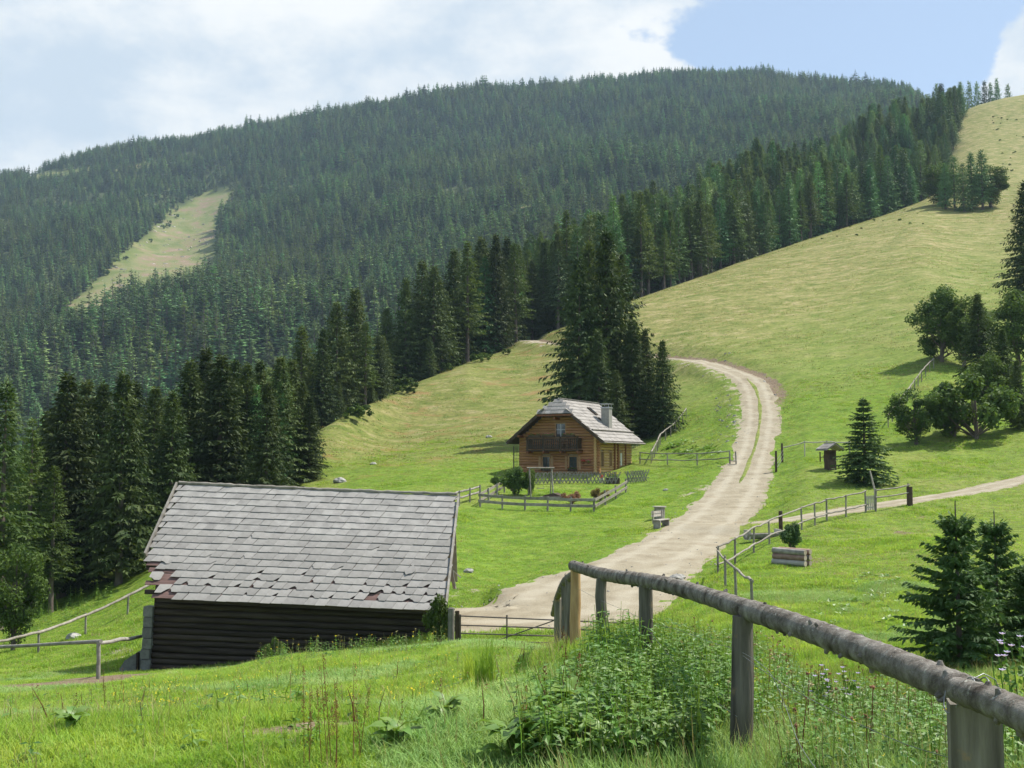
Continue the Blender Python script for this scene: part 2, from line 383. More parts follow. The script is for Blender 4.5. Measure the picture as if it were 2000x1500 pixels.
def attr(nt, name):
    a = nd(nt, 'ShaderNodeAttribute'); a.attribute_name = name; return a.outputs['Fac']
def ground_material():
    m, nt, b, out = new_mat('meadow_ground')
    big = tex_noise(nt, 0.09, 4, 0.6, coord='Position'); mid = tex_noise(nt, 0.8, 5, 0.65, coord='Position'); fine = tex_noise(nt, 9.0, 5, 0.7, coord='Position')
    streak = tex_noise(nt, 0.42, 8, 0.68, stretch=(0.7, 1.15, 1.15), coord='Position', dist=0.4); clod = tex_noise(nt, 2.1, 4, 0.7, coord='Position')
    g = ramp(nt, [(0.28, (0.085, 0.155, 0.020)), (0.5, (0.150, 0.235, 0.030)), (0.72, (0.225, 0.280, 0.055))]); nt.links.new(mid, g.inputs[0])
    g2 = ramp(nt, [(0.3, (0.55, 0.62, 0.5)), (0.7, (1.15, 1.12, 1.1))]); nt.links.new(fine, g2.inputs[0])
    green = mixc(nt, 1.0, g.outputs[0], g2.outputs[0], 'MULTIPLY')
    green = mixc(nt, smap(nt, big, 0.50, 0.66), green, mixc(nt, 0.5, green, (0.225, 0.245, 0.062)))
    d = ramp(nt, [(0.34, (0.125, 0.160, 0.040)), (0.45, (0.215, 0.222, 0.072)), (0.54, (0.290, 0.268, 0.105)), (0.64, (0.40, 0.335, 0.18))]); nt.links.new(streak, d.inputs[0])
    g3 = ramp(nt, [(0.32, (0.62, 0.66, 0.6)), (0.5, (1.0, 1.0, 1.0)), (0.66, (1.22, 1.2, 1.18))]); nt.links.new(clod, g3.inputs[0])
    dry = mixc(nt, 1.0, d.outputs[0], g3.outputs[0], 'MULTIPLY'); green = mixc(nt, 1.0, green, g3.outputs[0], 'MULTIPLY')
    dry = mixc(nt, 1.0, dry, (0.86, 0.85, 0.82), 'MULTIPLY'); dry = mixc(nt, math_n(nt, 'MULTIPLY', attr(nt, 'sorrel'), 0.8), dry, mixc(nt, 1.0, dry, (0.80, 0.80, 0.80), 'MULTIPLY'))
    col = mixc(nt, math_n(nt, 'ADD', attr(nt, 'dry'), math_n(nt, 'MULTIPLY', math_n(nt, 'SUBTRACT', big, 0.5), 0.5), True), green, dry)
    red = smap(nt, tex_noise(nt, 0.22, 5, 0.7, coord='Position', stretch=(0.8, 1.2, 1)), 0.53, 0.66)
    col = mixc(nt, math_n(nt, 'MULTIPLY', math_n(nt, 'MULTIPLY', red, attr(nt, 'sorrel')), 0.6), col, (0.27, 0.155, 0.07))
    dm = math_n(nt, 'ADD', attr(nt, 'dirt'), math_n(nt, 'MULTIPLY', math_n(nt, 'SUBTRACT', mid, 0.5), 1.1))
    e = ramp(nt, [(0.3, (0.10, 0.070, 0.045)), (0.55, (0.20, 0.15, 0.10)), (0.75, (0.34, 0.29, 0.22))]); nt.links.new(fine, e.inputs[0])
    col = mixc(nt, smap(nt, dm, 0.48, 0.62), col, e.outputs[0])
    cm = math_n(nt, 'ADD', attr(nt, 'gravel'), math_n(nt, 'MULTIPLY', math_n(nt, 'SUBTRACT', mid, 0.5), 1.2))
    col = mixc(nt, smap(nt, cm, 0.5, 0.62), col, (0.34, 0.295, 0.225))
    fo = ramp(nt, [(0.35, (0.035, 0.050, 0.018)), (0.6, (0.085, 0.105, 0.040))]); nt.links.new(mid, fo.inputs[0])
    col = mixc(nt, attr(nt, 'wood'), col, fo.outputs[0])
    cb = tex_noise(nt, 0.035, 6, 0.7, coord='Position', stretch=(1.2, 1, 1)); cl = ramp(nt, [(0.40, (0.13, 0.16, 0.05)), (0.52, (0.20, 0.20, 0.085)), (0.60, (0.24, 0.175, 0.115)), (0.72, (0.34, 0.27, 0.21))]); nt.links.new(cb, cl.inputs[0])
    col = mixc(nt, attr(nt, 'felled'), col, cl.outputs[0])
    nt.links.new(col, b.inputs['Base Color']); b.inputs['Roughness'].default_value = 0.9; b.inputs['Specular IOR Level'].default_value = 0.1
    hh = math_n(nt, 'ADD', math_n(nt, 'MULTIPLY', fine, 0.35), mid); add_bump(nt, b, hh, 0.75, 0.12); return m
MG = ground_material()
def gravel_material():
    m, nt, b, out = new_mat('gravel_road')
    fine = tex_noise(nt, 22, 5, 0.7, coord='Position'); mid = tex_noise(nt, 0.9, 5, 0.6, coord='Position'); vo = nd(nt, 'ShaderNodeTexVoronoi'); vo.inputs['Scale'].default_value = 14
    g = nd(nt, 'ShaderNodeNewGeometry'); nt.links.new(g.outputs['Position'], vo.inputs['Vector'])
    a = ramp(nt, [(0.3, (0.270, 0.228, 0.158)), (0.5, (0.345, 0.300, 0.215)), (0.72, (0.40, 0.355, 0.265))]); nt.links.new(mid, a.inputs[0])
    f = ramp(nt, [(0.25, (0.6, 0.6, 0.6)), (0.75, (1.15, 1.15, 1.15))]); nt.links.new(fine, f.inputs[0])
    col = mixc(nt, 1.0, a.outputs[0], f.outputs[0], 'MULTIPLY')
    uv = nd(nt, 'ShaderNodeAttribute'); uv.attribute_name = 'lane'
    lane = math_n(nt, 'ADD', uv.outputs['Fac'], math_n(nt, 'MULTIPLY', math_n(nt, 'SUBTRACT', mid, 0.5), 0.8))
    col = mixc(nt, math_n(nt, 'MULTIPLY', smap(nt, lane, 0.3, 0.9), 0.40), col, (0.44, 0.40, 0.315))
    col = mixc(nt, math_n(nt, 'MULTIPLY', smap(nt, tex_noise(nt, 0.5, 6, 0.7, coord='Position'), 0.56, 0.66), 0.35), col, (0.26, 0.20, 0.13))
    nt.links.new(col, b.inputs['Base Color']); b.inputs['Roughness'].default_value = 0.95; b.inputs['Specular IOR Level'].default_value = 0.1
    add_bump(nt, b, math_n(nt, 'ADD', fine, math_n(nt, 'MULTIPLY', vo.outputs['Distance'], 0.6)), 0.5, 0.03); return m
M = {}
M['gravel'] = gravel_material()
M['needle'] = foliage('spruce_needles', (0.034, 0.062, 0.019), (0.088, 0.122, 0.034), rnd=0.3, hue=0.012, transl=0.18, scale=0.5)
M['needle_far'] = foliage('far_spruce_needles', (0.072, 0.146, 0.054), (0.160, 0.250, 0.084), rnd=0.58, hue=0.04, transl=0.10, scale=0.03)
M['larch'] = foliage('larch_needles', (0.060, 0.105, 0.026), (0.105, 0.150, 0.036), rnd=0.25, hue=0.012, transl=0.3, scale=0.5)
M['leaf'] = foliage('broad_leaves', (0.055, 0.105, 0.022), (0.115, 0.180, 0.038), rnd=0.2, hue=0.01, transl=0.3, scale=0.9)
M['young'] = foliage('young_spruce_needles', (0.042, 0.090, 0.026), (0.095, 0.160, 0.046), rnd=0.15, hue=0.01, transl=0.2, scale=2.0)
M['bark'] = basic('spruce_bark', (0.085, 0.065, 0.052), (0.20, 0.165, 0.14), 3, 0.9, 0.5, (1, 1, 0.25), rnd=0.2)
M['grass'] = foliage('grass_blades', (0.210, 0.345, 0.045), (0.355, 0.485, 0.090), rnd=0.24, hue=0.018, transl=0.48, scale=0.7, c3=(0.46, 0.48, 0.15))
M['grass_cool'] = foliage('cool_grass_blades', (0.205, 0.350, 0.090), (0.330, 0.455, 0.140), rnd=0.2, hue=0.015, transl=0.3, scale=0.9)
M['straw'] = foliage('straw_blades', (0.30, 0.27, 0.11), (0.42, 0.37, 0.18), rnd=0.2, transl=0.3)
M['herb'] = foliage('nettle_leaves', (0.075, 0.165, 0.026), (0.165, 0.290, 0.050), rnd=0.22, hue=0.015, transl=0.3, scale=3, rough=0.5, spec=0.4)
M['dock'] = foliage('dock_leaves', (0.110, 0.220, 0.035), (0.200, 0.320, 0.065), rnd=0.2, hue=0.012, transl=0.3, scale=5, rough=0.45, spec=0.45)
M['rust'] = foliage('dock_seed', (0.13, 0.055, 0.025), (0.22, 0.10, 0.045), rnd=0.2, transl=0.15)
M['yellow'] = foliage('buttercup_petals', (0.75, 0.58, 0.02), (0.85, 0.68, 0.05), rnd=0.1, transl=0.2)
M['lilac'] = foliage('lilac_petals', (0.42, 0.34, 0.62), (0.55, 0.46, 0.72), rnd=0.1, transl=0.3)
M['wood_grey'] = basic('weathered_wood', (0.16, 0.145, 0.125), (0.34, 0.315, 0.275), 4, 0.85, 0.4, (1, 1, 1), rnd=0.2, c3=(0.10, 0.085, 0.07), spot=0.62)
M['wood_pale'] = basic('pale_weathered_wood', (0.34, 0.31, 0.26), (0.52, 0.48, 0.41), 4, 0.85, 0.3, rnd=0.15, c3=(0.2, 0.17, 0.13), spot=0.66)
M['wood_dark'] = basic('dark_old_wood', (0.028, 0.021, 0.016), (0.075, 0.058, 0.045), 3, 0.9, 0.5, (0.35, 3, 5), rnd=0.3, c3=(0.17, 0.15, 0.125), spot=0.66, spot_scale=2)
M['wood_fresh'] = basic('peeled_post', (0.34, 0.20, 0.085), (0.50, 0.33, 0.16), 5, 0.7, 0.25, (4, 4, 0.6), rnd=0.05, c3=(0.27, 0.22, 0.15), spot=0.6)
M['stone'] = basic('field_stone', (0.25, 0.24, 0.22), (0.48, 0.46, 0.42), 5, 0.9, 0.5, rnd=0.2)

# ------------------------------------------------------------------ ground sheet
CLEAR = [(92, 652), (112, 622), (165, 570), (225, 515), (290, 455), (340, 415), (375, 388), (420, 374), (472, 372), (452, 400), (432, 430), (425, 470), (420, 545), (330, 574), (250, 606), (165, 650)]
def in_poly(px, py, P):
    c = np.zeros(px.shape, bool); n = len(P)
    for i in range(n):
        (x0, y0), (x1, y1) = P[i], P[(i + 1) % n]
        if y0 == y1: continue
        k = ((y0 > py) != (y1 > py)) & (px < (x1 - x0) * (py - y0) / (y1 - y0) + x0); c ^= k
    return c
def projv(x, y, z):
    dep = np.maximum(y * CP + z * SP, 0.5); return 1000 + F * x / dep, 750 - F * (z * CP - y * SP) / dep
STRIPS = (((1130, 470), (1345, 352), 8), ((950, 452), (1120, 350), 7), ((60, 345), (300, 322), 5))
def in_strip(px, py, y):
    out = np.zeros(px.shape, bool)
    for (ax, ay), (bx, by), w in STRIPS:
        t = np.clip(((px - ax) * (bx - ax) + (py - ay) * (by - ay)) / ((bx - ax)**2 + (by - ay)**2), 0, 1); out |= np.hypot(px - ax - t * (bx - ax), py - ay - t * (by - ay)) < w
    return out & (y > 350)
def forest_mask(x, y, z, ki):
    px, py = projv(x, y, z)
    edge = 1842 + np.clip(392 - py, 0, 400) * 0.22
    f = (ki > 10.04) & (y > 60) & (px < edge) & ~((px > 1650) & (ki > 12.6) & (px > edge))
    f &= ~((ki > 15.5) & (px > 1875))
    return f & ~in_clear(px, py, y)
def in_clear(px, py, y):
    return in_poly(px, py, CLEAR) & (y > 450)
def build_ground():
    x = XX.ravel(); y = YY.ravel(); z = GZg.ravel(); ny, nx = XX.shape
    j, i = np.meshgrid(np.arange(ny - 1), np.arange(nx - 1), indexing='ij'); b = (j * nx + i).ravel()
    f = np.stack([b, b + 1, b + nx + 1, b + nx], 1)
    me = np_mesh('ground', np.stack([x, y, z], 1), f, [MG], smooth=True)
    ki = knot_index(x, y); px, py = projv(x, y, z); D = y
    dry = np.clip(sstep(7.9, 9.0, ki) * 0.75 + sstep(8.6, 9.6, ki) * 0.3 * sstep(1150, 1500, px), 0, 1) * (ki < 14)
    dry = np.where((px > 1250), sstep(8.7, 9.6, ki) * 0.95, dry)
    dry = np.maximum(dry, 0.30 * sstep(1450, 1650, px) * sstep(4.3, 5, ki) * (1 - sstep(7.5, 8.3, ki)) * (y > 15))
    dry = np.where(y < 32, 0.10, dry); dry = np.where(ki > 13, 0.3, dry)
    sorrel = sstep(7.6, 8.2, ki) * (1 - sstep(10, 10.2, ki)) * (1 - sstep(1150, 1250, px))
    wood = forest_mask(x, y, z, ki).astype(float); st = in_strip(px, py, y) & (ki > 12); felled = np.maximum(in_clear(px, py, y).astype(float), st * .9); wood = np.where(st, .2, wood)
    dirt = np.zeros_like(x); grav = np.zeros_like(x)
    def blob(lst, px_, py_, r, s, d0=4):
        p = hit(px_, py_, d0); k = (np.abs(x - p.x) < 3 * r) & (np.abs(y - p.y) < 3 * r)
        lst[k] = np.maximum(lst[k], s * np.exp(-((x[k] - p.x) ** 2 + (y[k] - p.y) ** 2) / (r * r)))
    for a in [(150, 1334, 3.0, .8), (60, 1344, 3.0, .7), (215, 1322, 2.2, .8), (560, 1428, .45, .8), (640, 1413, .42, .8), (495, 1355, .4, .7), (480, 1430, .3, .6)]: blob(dirt, *a)
    for a in [(1590, 1095, 1.6, .72), (1660, 1080, 1.4, .62), (1700, 1068, 1.2, .6), (1760, 1040, 1.2, .6), (1800, 1010, 1.2, .6), (1620, 1120, 1.4, .55), (1740, 1100, 1.5, .45)]: blob(dirt, *a, 18)
    for a in [(180, 1295, 2.0, .62), (120, 1310, 1.5, .5), (250, 1265, 2.0, .6), (1310, 955, 1.4, .5), (1345, 965, 1.4, .62), (1370, 985, 1.5, .6), (1385, 950, 2, .6), (900, 1150, 2.0, .5)]: blob(grav, *a, 20)
    # cut bank on the uphill side of the track, stony fill on the downhill side
    Ls = ROAD[::2]; near = np.nonzero((y > 85) & (y < 230) & (np.abs(x) < 80))[0]
    t = np.gradient(Ls[:, :2], axis=0); t /= np.linalg.norm(t, axis=1)[:, None]
    for c in range(0, len(near), 20000):
        ii = near[c:c + 20000]; d2 = (x[ii, None] - Ls[None, :, 0]) ** 2 + (y[ii, None] - Ls[None, :, 1]) ** 2
        k = d2.argmin(1); d = np.sqrt(d2.min(1)) - Ls[k, 2] / 2
        side = t[k, 0] * (y[ii] - Ls[k, 1]) - t[k, 1] * (x[ii] - Ls[k, 0])      # > 0: left of the way up
        up = (side < 0) & (y[ii] > 100); lo = side > 0
        dirt[ii] = np.maximum(dirt[ii], np.where(up, 0.80 * sstep(2.4, 0.4, d) * sstep(100, 118, y[ii]), 0))
        grav[ii] = np.maximum(grav[ii], np.where(lo, 0.50 * sstep(4.2, 0.3, d) * sstep(86, 100, y[ii]), 0))
    for nm, arr in (('dry', dry), ('sorrel', sorrel), ('wood', wood), ('felled', felled), ('dirt', dirt), ('gravel', grav)):
        at_ = me.attributes.new(nm, 'FLOAT', 'POINT'); at_.data.foreach_set('value', arr.astype(np.float32))
    o = link(bpy.data.objects.new('ground', me)); tag(o, 'green mountain meadow and forest floor', 'meadow', kind='structure')
build_ground()

def build_road(name, L, label, lift, seed, mat, wscale=1.0, sel=None):
    rg = np.random.default_rng(seed)
    L = resample(L, 0.35)
    if sel: L = L[sel(L)]
    n = len(L); t = np.gradient(L[:, :2], axis=0); t /= np.linalg.norm(t, axis=1)[:, None]; nrm = np.stack([-t[:, 1], t[:, 0]], 1)
    s = np.arange(n) * 0.35; NC = 13; cols = []
    for k in range(NC):
        u = k / (NC - 1) * 2 - 1; edge = abs(u) ** 6
        w = L[:, 2] / 2 * wscale * u * (np.clip(np.minimum(np.arange(n), n - 1 - np.arange(n)) / 12, 0, 1) ** .6 * (.8 + 1.2 * fbm(s * .2, s * 0, 2, 8)) if wscale < 1 else 1) + (fbm(s * 0.33 + 40 * (u > 0), s * 0, 3, seed) * 1.1) * edge * np.sign(u) * min(1, wscale + .25)
        x = L[:, 0] + nrm[:, 0] * w; y = L[:, 1] + nrm[:, 1] * w; z = H(x, y) + lift - 0.05 * edge * (lift > 0.02)
        cols.append(np.stack([x, y, z], 1))
    V = np.stack(cols, 1).reshape(-1, 3); j, i = np.meshgrid(np.arange(n - 1), np.arange(NC - 1), indexing='ij'); b = (j * NC + i).ravel()
    me = np_mesh(name, V, np.stack([b, b + 1, b + NC + 1, b + NC], 1)[:, ::-1].copy(), [mat], smooth=True)
    u = np.tile(np.linspace(-1, 1, NC), n); lane = np.exp(-((np.abs(u) - 0.5) / 0.2) ** 2)
    me.attributes.new('lane', 'FLOAT', 'POINT').data.foreach_set('value', lane.astype(np.float32))
    for nm in ('dry', 'sorrel', 'wood', 'felled', 'dirt', 'gravel'):
        me.attributes.new(nm, 'FLOAT', 'POINT').data.foreach_set('value', np.full(len(V), 0.55 if nm == 'dry' else (.30 if nm == 'dirt' else 0.0), np.float32))
    return tag(link(bpy.data.objects.new(name, me)), label, None, kind='structure')
build_road('road', ROAD, 'pale gravel farm track winding up past the chalet', 0.055, 3, M['gravel'])
build_road('path', SIDE, 'pale gravel side path leading off to the right', 0.040, 4, M['gravel'])
build_road('verge', ROAD, 'grass strip between the two wheel ruts of the track', 0.085, 5, MG, 0.11, lambda L: (L[:, 1] > 76) & (L[:, 1] < 128))

# ------------------------------------------------------------------ scatter: many copies of a few shapes as one uncountable mass
def scatter(name, protos, pts, rot, scl, var, mats, label, cat, kind='stuff', parent=None):
    """protos: list of (verts, faces(list), matidx list)"""
    V = [np.asarray(pts, np.float32)]; faces = []; mi = []; pv = [np.full(len(pts), -1)]; off = len(pts)
    for k, (v, f, m_) in enumerate(protos):
        V.append(np.asarray(v, np.float32)); pv.append(np.full(len(v), k)); faces += [tuple(i + off for i in q) for q in f]; mi += list(m_); off += len(v)
    V = np.concatenate(V); pv = np.concatenate(pv)
    me = bpy.data.meshes.new(name); me.from_pydata(V.tolist(), [], faces)
    for m_ in mats: me.materials.append(m_)
    me.polygons.foreach_set('material_index', np.asarray(mi, np.int32))
    n = len(V)
    def pad(a, w):
        o = np.zeros((n, w), np.float32); o[:len(pts)] = a; return o.ravel()
    me.attributes.new('pv', 'INT', 'POINT').data.foreach_set('value', pv.astype(np.int32))
    iv = np.full(n, -1, np.int32); iv[:len(pts)] = var; me.attributes.new('iv', 'INT', 'POINT').data.foreach_set('value', iv)
    me.attributes.new('irot', 'FLOAT_VECTOR', 'POINT').data.foreach_set('vector', pad(rot, 3))
    me.attributes.new('iscl', 'FLOAT_VECTOR', 'POINT').data.foreach_set('vector', pad(scl, 3))
    o = link(bpy.data.objects.new(name, me), parent); tag(o, label, cat, kind=kind)
    ng = bpy.data.node_groups.new(name + '_scatter', 'GeometryNodeTree')
    ng.interface.new_socket('Geometry', in_out='INPUT', socket_type='NodeSocketGeometry'); ng.interface.new_socket('Geometry', in_out='OUTPUT', socket_type='NodeSocketGeometry')
    gi = nd(ng, 'NodeGroupInput'); go = nd(ng, 'NodeGroupOutput'); Lk = ng.links.new
    def named(nm, dt): a = nd(ng, 'GeometryNodeInputNamedAttribute', data_type=dt); a.inputs[0].default_value = nm; return a.outputs[0]
    pvn, ivn = named('pv', 'INT'), named('iv', 'INT'); rn, sn = named('irot', 'FLOAT_VECTOR'), named('iscl', 'FLOAT_VECTOR')
    e2r = nd(ng, 'FunctionNodeEulerToRotation'); Lk(rn, e2r.inputs[0]); join = nd(ng, 'GeometryNodeJoinGeometry')
    def eq(a, k):
        c = nd(ng, 'FunctionNodeCompare', data_type='INT', operation='EQUAL'); Lk(a, c.inputs[2]); c.inputs[3].default_value = k; return c.outputs[0]
    sp = nd(ng, 'GeometryNodeSeparateGeometry', domain='POINT'); Lk(gi.outputs[0], sp.inputs[0]); Lk(eq(pvn, -1), sp.inputs[1])
    for k in range(len(protos)):
        s2 = nd(ng, 'GeometryNodeSeparateGeometry', domain='POINT'); Lk(gi.outputs[0], s2.inputs[0]); Lk(eq(pvn, k), s2.inputs[1])
        ip = nd(ng, 'GeometryNodeInstanceOnPoints'); Lk(sp.outputs[0], ip.inputs['Points']); Lk(eq(ivn, k), ip.inputs['Selection']); Lk(s2.outputs[0], ip.inputs['Instance'])
        Lk(e2r.outputs[0], ip.inputs['Rotation']); Lk(sn, ip.inputs['Scale']); Lk(ip.outputs[0], join.inputs[0])
    Lk(join.outputs[0], go.inputs[0])
    md = o.modifiers.new('scatter', 'NODES'); md.node_group = ng; return o

# ------------------------------------------------------------------ trees
def conifer(h, rb, cb, nw, per, tw, seed, p_top=0.6, p_bot=-0.12, droop=0.28, tl=0.42, gap=0.0, pw=0.75, hang=0.6, tmax=0.985):
    """trunk and crown: whorls of drooping branches, each carrying many small needle sprays"""
    rg = np.random.default_rng(seed); V = []; Fc = []
    def diamond(b, d, wv, l, w):
        k = len(V); V.extend([b, b + d * l * 0.45 + wv * w, b + d * l, b + d * l * 0.45 - wv * w]); Fc.append((k, k + 1, k + 2, k + 3))
    for iw in range(nw):
        t = cb + (1 - cb) * (iw + rg.uniform(-.3, .3)) / nw; t = min(max(t, 0.02), tmax) - (rg.uniform(0, .05) if t > tmax else 0); z0 = t * h; rel = min(1.0, (1 - t) / (1 - cb))
        env = rb * min(1, rel ** pw) * (0.65 + 0.35 * min(1, (1.03 - rel) * 6 if rel > .87 else 1)); ph0 = rg.uniform(0, 6.28)
        for ib in range(per):
            if rg.random() < gap: continue
            ph = ph0 + 6.283 * (ib + rg.uniform(-.3, .3)) / per; Lb = max(env * rg.uniform(0.62, 1.16), 0.055 * rb)
            p0 = p_bot + (p_top - p_bot) * (1 - rel) ** 1.5 + rg.uniform(-.12, .12); out = np.array([math.cos(ph), math.sin(ph), 0]); side = np.array([-out[1], out[0], 0])
            dr = droop * rel ** 0.5 * rg.uniform(0.6, 1.4)
            def pos(s): return out * (Lb * s * math.cos(p0)) + np.array([0, 0, z0 + Lb * (math.sin(p0) * s - dr * s * s + dr * 0.45 * s ** 3)])
            if tw == 0:
                z0 += rg.uniform(-.5, .5) * h * (1 - cb) / nw * 1.6; Lb *= rg.uniform(.7, 1.2)
                b, m, e = pos(0.05), pos(0.55), pos(1.0); w = Lb * rg.uniform(0.22, 0.34) + 0.02 * rb; dn = np.array([0, 0, -w * 0.55]); k = len(V)
                V.extend([b, m + side * w + dn, e, m - side * w + dn, m]); Fc.append((k, k + 1, k + 4)); Fc.append((k + 1, k + 2, k + 4)); Fc.append((k + 2, k + 3, k + 4)); Fc.append((k + 3, k, k + 4))
                continue
            n = max(4, int(tw * (0.35 + 0.65 * Lb / rb)))
            for q in range(n):
                s = 0.14 + 0.86 * (q + rg.random()) / n; b = pos(s); sg = 1 if q % 2 else -1
                d = out * rg.uniform(0.25, 0.75) + side * sg * rg.uniform(0.3, 0.9) + np.array([0, 0, -rg.uniform(0.05, hang * 2)]); d /= np.linalg.norm(d)
                l = tl * rg.uniform(0.7, 1.35) * (0.75 + 0.5 * (1 - s)) * (0.55 + 0.45 * Lb / rb); wv = np.cross(d, [rg.normal(), rg.normal(), rg.normal()]); wv /= np.linalg.norm(wv) + 1e-6
                diamond(b, d, wv, l, l * rg.uniform(0.13, 0.21))
            e = pos(0.9); d = pos(1.0) - pos(0.8); d /= np.linalg.norm(d); diamond(e, d, side, tl * 0.8, tl * 0.13)
            if n > 6:
                k = len(V); w = 0.018 * h / 20 + 0.006; V.extend([pos(0) + side * w, pos(0) - side * w, pos(.5) - side * w * .7, pos(.95), pos(.5) + side * w * .7]); Fc.append((k, k + 1, k + 2, k + 3, k + 4))
    for q in range(8 if tw else 3):
        b = np.array([0, 0, h * (0.965 + 0.03 * q / 8)]); ph = rg.uniform(0, 6.28); d = np.array([math.cos(ph) * .5, math.sin(ph) * .5, 0.8]); diamond(b, d, np.array([-d[1], d[0], 0]), h * 0.022, h * 0.003)
    mb = MB(); r0 = h * 0.0125 + 0.02; mb.tube([(0, 0, -0.6), (0, 0, h * .05), (0, 0, h * .5), (0, 0, h * 0.99)], [r0 * 1.35, r0, r0 * .62, 0.012], 7)
    return (mb.v, mb.f), (np.array(V), Fc)
def broadleaf(h, rx, cb, lobes, leaves, ls, seed, rz=None):
    rg = np.random.default_rng(seed); V = []; Fc = []; C = []; mb = MB(); r0 = h * 0.02 + 0.03
    zc = h * (cb + 1) / 2; rz = rz or h * (1 - cb) / 2
    mb.tube([(0, 0, -.5), (0.02 * h, 0, h * cb), (0, 0.02 * h, zc), (0, 0, h * .93)], [r0 * 1.3, r0, r0 * .6, .02], 7)
    for k in range(lobes):
        u = rg.normal(size=3); u /= np.linalg.norm(u); rr = rg.uniform(0.4, 0.95)
        c = np.array([u[0] * rx * rr, u[1] * rx * rr, zc + u[2] * rz * rr]); r = rg.uniform(0.17, 0.36) * min(rx, rz); C.append((c, r))
        st = np.array([0, 0, max(h * cb * .8, c[2] - rx * .8)]); mb.tube([st, st * .5 + c * .5 + np.array([0, 0, -.05 * h]), c], [r0 * .4, r0 * .25, .015], 5)
    for k in range(leaves):
        c, r = C[rg.integers(len(C))]; u = rg.normal(size=3); u /= np.linalg.norm(u); p = c + u * r * rg.uniform(0.3, 1.3) ** 0.7
        nrm = u * 0.6 + rg.normal(size=3) * 0.6 + np.array([0, 0, .4]); nrm /= np.linalg.norm(nrm); a = np.cross(nrm, rg.normal(size=3)); a /= np.linalg.norm(a); b = np.cross(nrm, a)
        l = ls * rg.uniform(.7, 1.4); k0 = len(V); V.extend([p - a * l * .5, p + b * l * .32, p + a * l * .5, p - b * l * .32]); Fc.append((k0, k0 + 1, k0 + 2, k0 + 3))
    return (mb.v, mb.f), (np.array(V), Fc)
class TreeKind:
    def __init__(s, name, h, data, crown_mat):
        s.name, s.h = name, h; (tv, tf), (cv, cf) = data
        s.trunk = np_mesh(name + '_trunk', np.array(tv), tf, [M['bark']], smooth=True); s.crown = np_mesh(name + '_crown', cv, cf, [crown_mat])
def make_tree(kind, loc, h, label, cat='tree', group=None, wide=1.0, rz=None, lean=0.0):
    o = empty(kind.name, loc, rz if rz is not None else random.uniform(0, 6.28), label, cat, group); k = h / kind.h
    o.scale = (k * wide, k * wide, k); o.rotation_euler[0] = lean
    for nm, me in (('trunk', kind.trunk), ('crown', kind.crown)): link(bpy.data.objects.new(nm, me), o)
    return o
random.seed(7)
SPR = [TreeKind('spruce_tree', 20, conifer(20, 3.6 + .35 * s, cb, 48, 9, 22, 20 + s, tl=0.74, gap=g, hang=.7, pw=.72), M['needle']) for s, cb, g in ((0, .06, .05), (1, .10, .12), (2, .03, .0), (3, .2, .2))]
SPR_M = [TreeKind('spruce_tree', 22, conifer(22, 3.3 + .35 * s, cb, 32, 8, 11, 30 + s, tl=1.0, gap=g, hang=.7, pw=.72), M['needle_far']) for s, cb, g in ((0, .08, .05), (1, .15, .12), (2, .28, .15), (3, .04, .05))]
LAR = [TreeKind('larch_tree', 20, conifer(20, 3.3, cb, 40, 7, 20, 40 + s, p_top=.5, p_bot=-.05, droop=.2, tl=.62, gap=.22, hang=.55), M['larch']) for s, cb in ((0, .12), (1, .25))]
YNG = [TreeKind('young_spruce', 4, conifer(4, 1.7 + .15 * s, .02, 22, 9, 64, 50 + s, p_top=.75, p_bot=.12, droop=.14, tl=.23, gap=.22, pw=.8, hang=.35, tmax=.86), M['young']) for s in (0, 1)]
SPN = TreeKind('young_spruce', 6, conifer(6, 1.7, .02, 30, 9, 44, 55, p_top=.5, tl=.28, gap=.08, pw=.8, hang=.5), M['young'])
BRD = [TreeKind('broadleaf_tree', 9, broadleaf(9, 3.3, .06, 40, 12000, .27, 60), M['leaf']), TreeKind('broadleaf_tree', 9, broadleaf(9, 2.7, .08, 32, 10000, .26, 61), M['leaf'])]
BSH = [TreeKind('leafy_shrub', 3, broadleaf(3, 1.5, .05, 22, 6000, .17, 65), M['leaf']), TreeKind('leafy_shrub', 3, broadleaf(3, 1.9, .05, 26, 7000, .17, 66), M['leaf'])]
print('trees', round(time.time() - T0, 1))
ORD = ['first', 'second', 'third', 'fourth', 'fifth', 'sixth', 'seventh', 'eighth', 'ninth', 'tenth', 'eleventh', 'twelfth', 'thirteenth', 'fourteenth', 'fifteenth', 'sixteenth', 'seventeenth', 'eighteenth', 'nineteenth', 'twentieth']
ORD += ['twenty-' + s for s in ORD[:9]] + ['thirtieth'] + ['thirty-' + s for s in ORD[:9]] + ['fortieth'] + ['forty-' + s for s in ORD[:9]]
def tree_px(kind, px, D, top, label, cat='spruce', group=None, wide=1.0, row=900):
    g = ground_at(px, D, row); h = ae(px, top)[1] * D - g.z
    return make_tree(kind, g - Vector((0, 0, 0.1)), h, label, cat, group, wide)
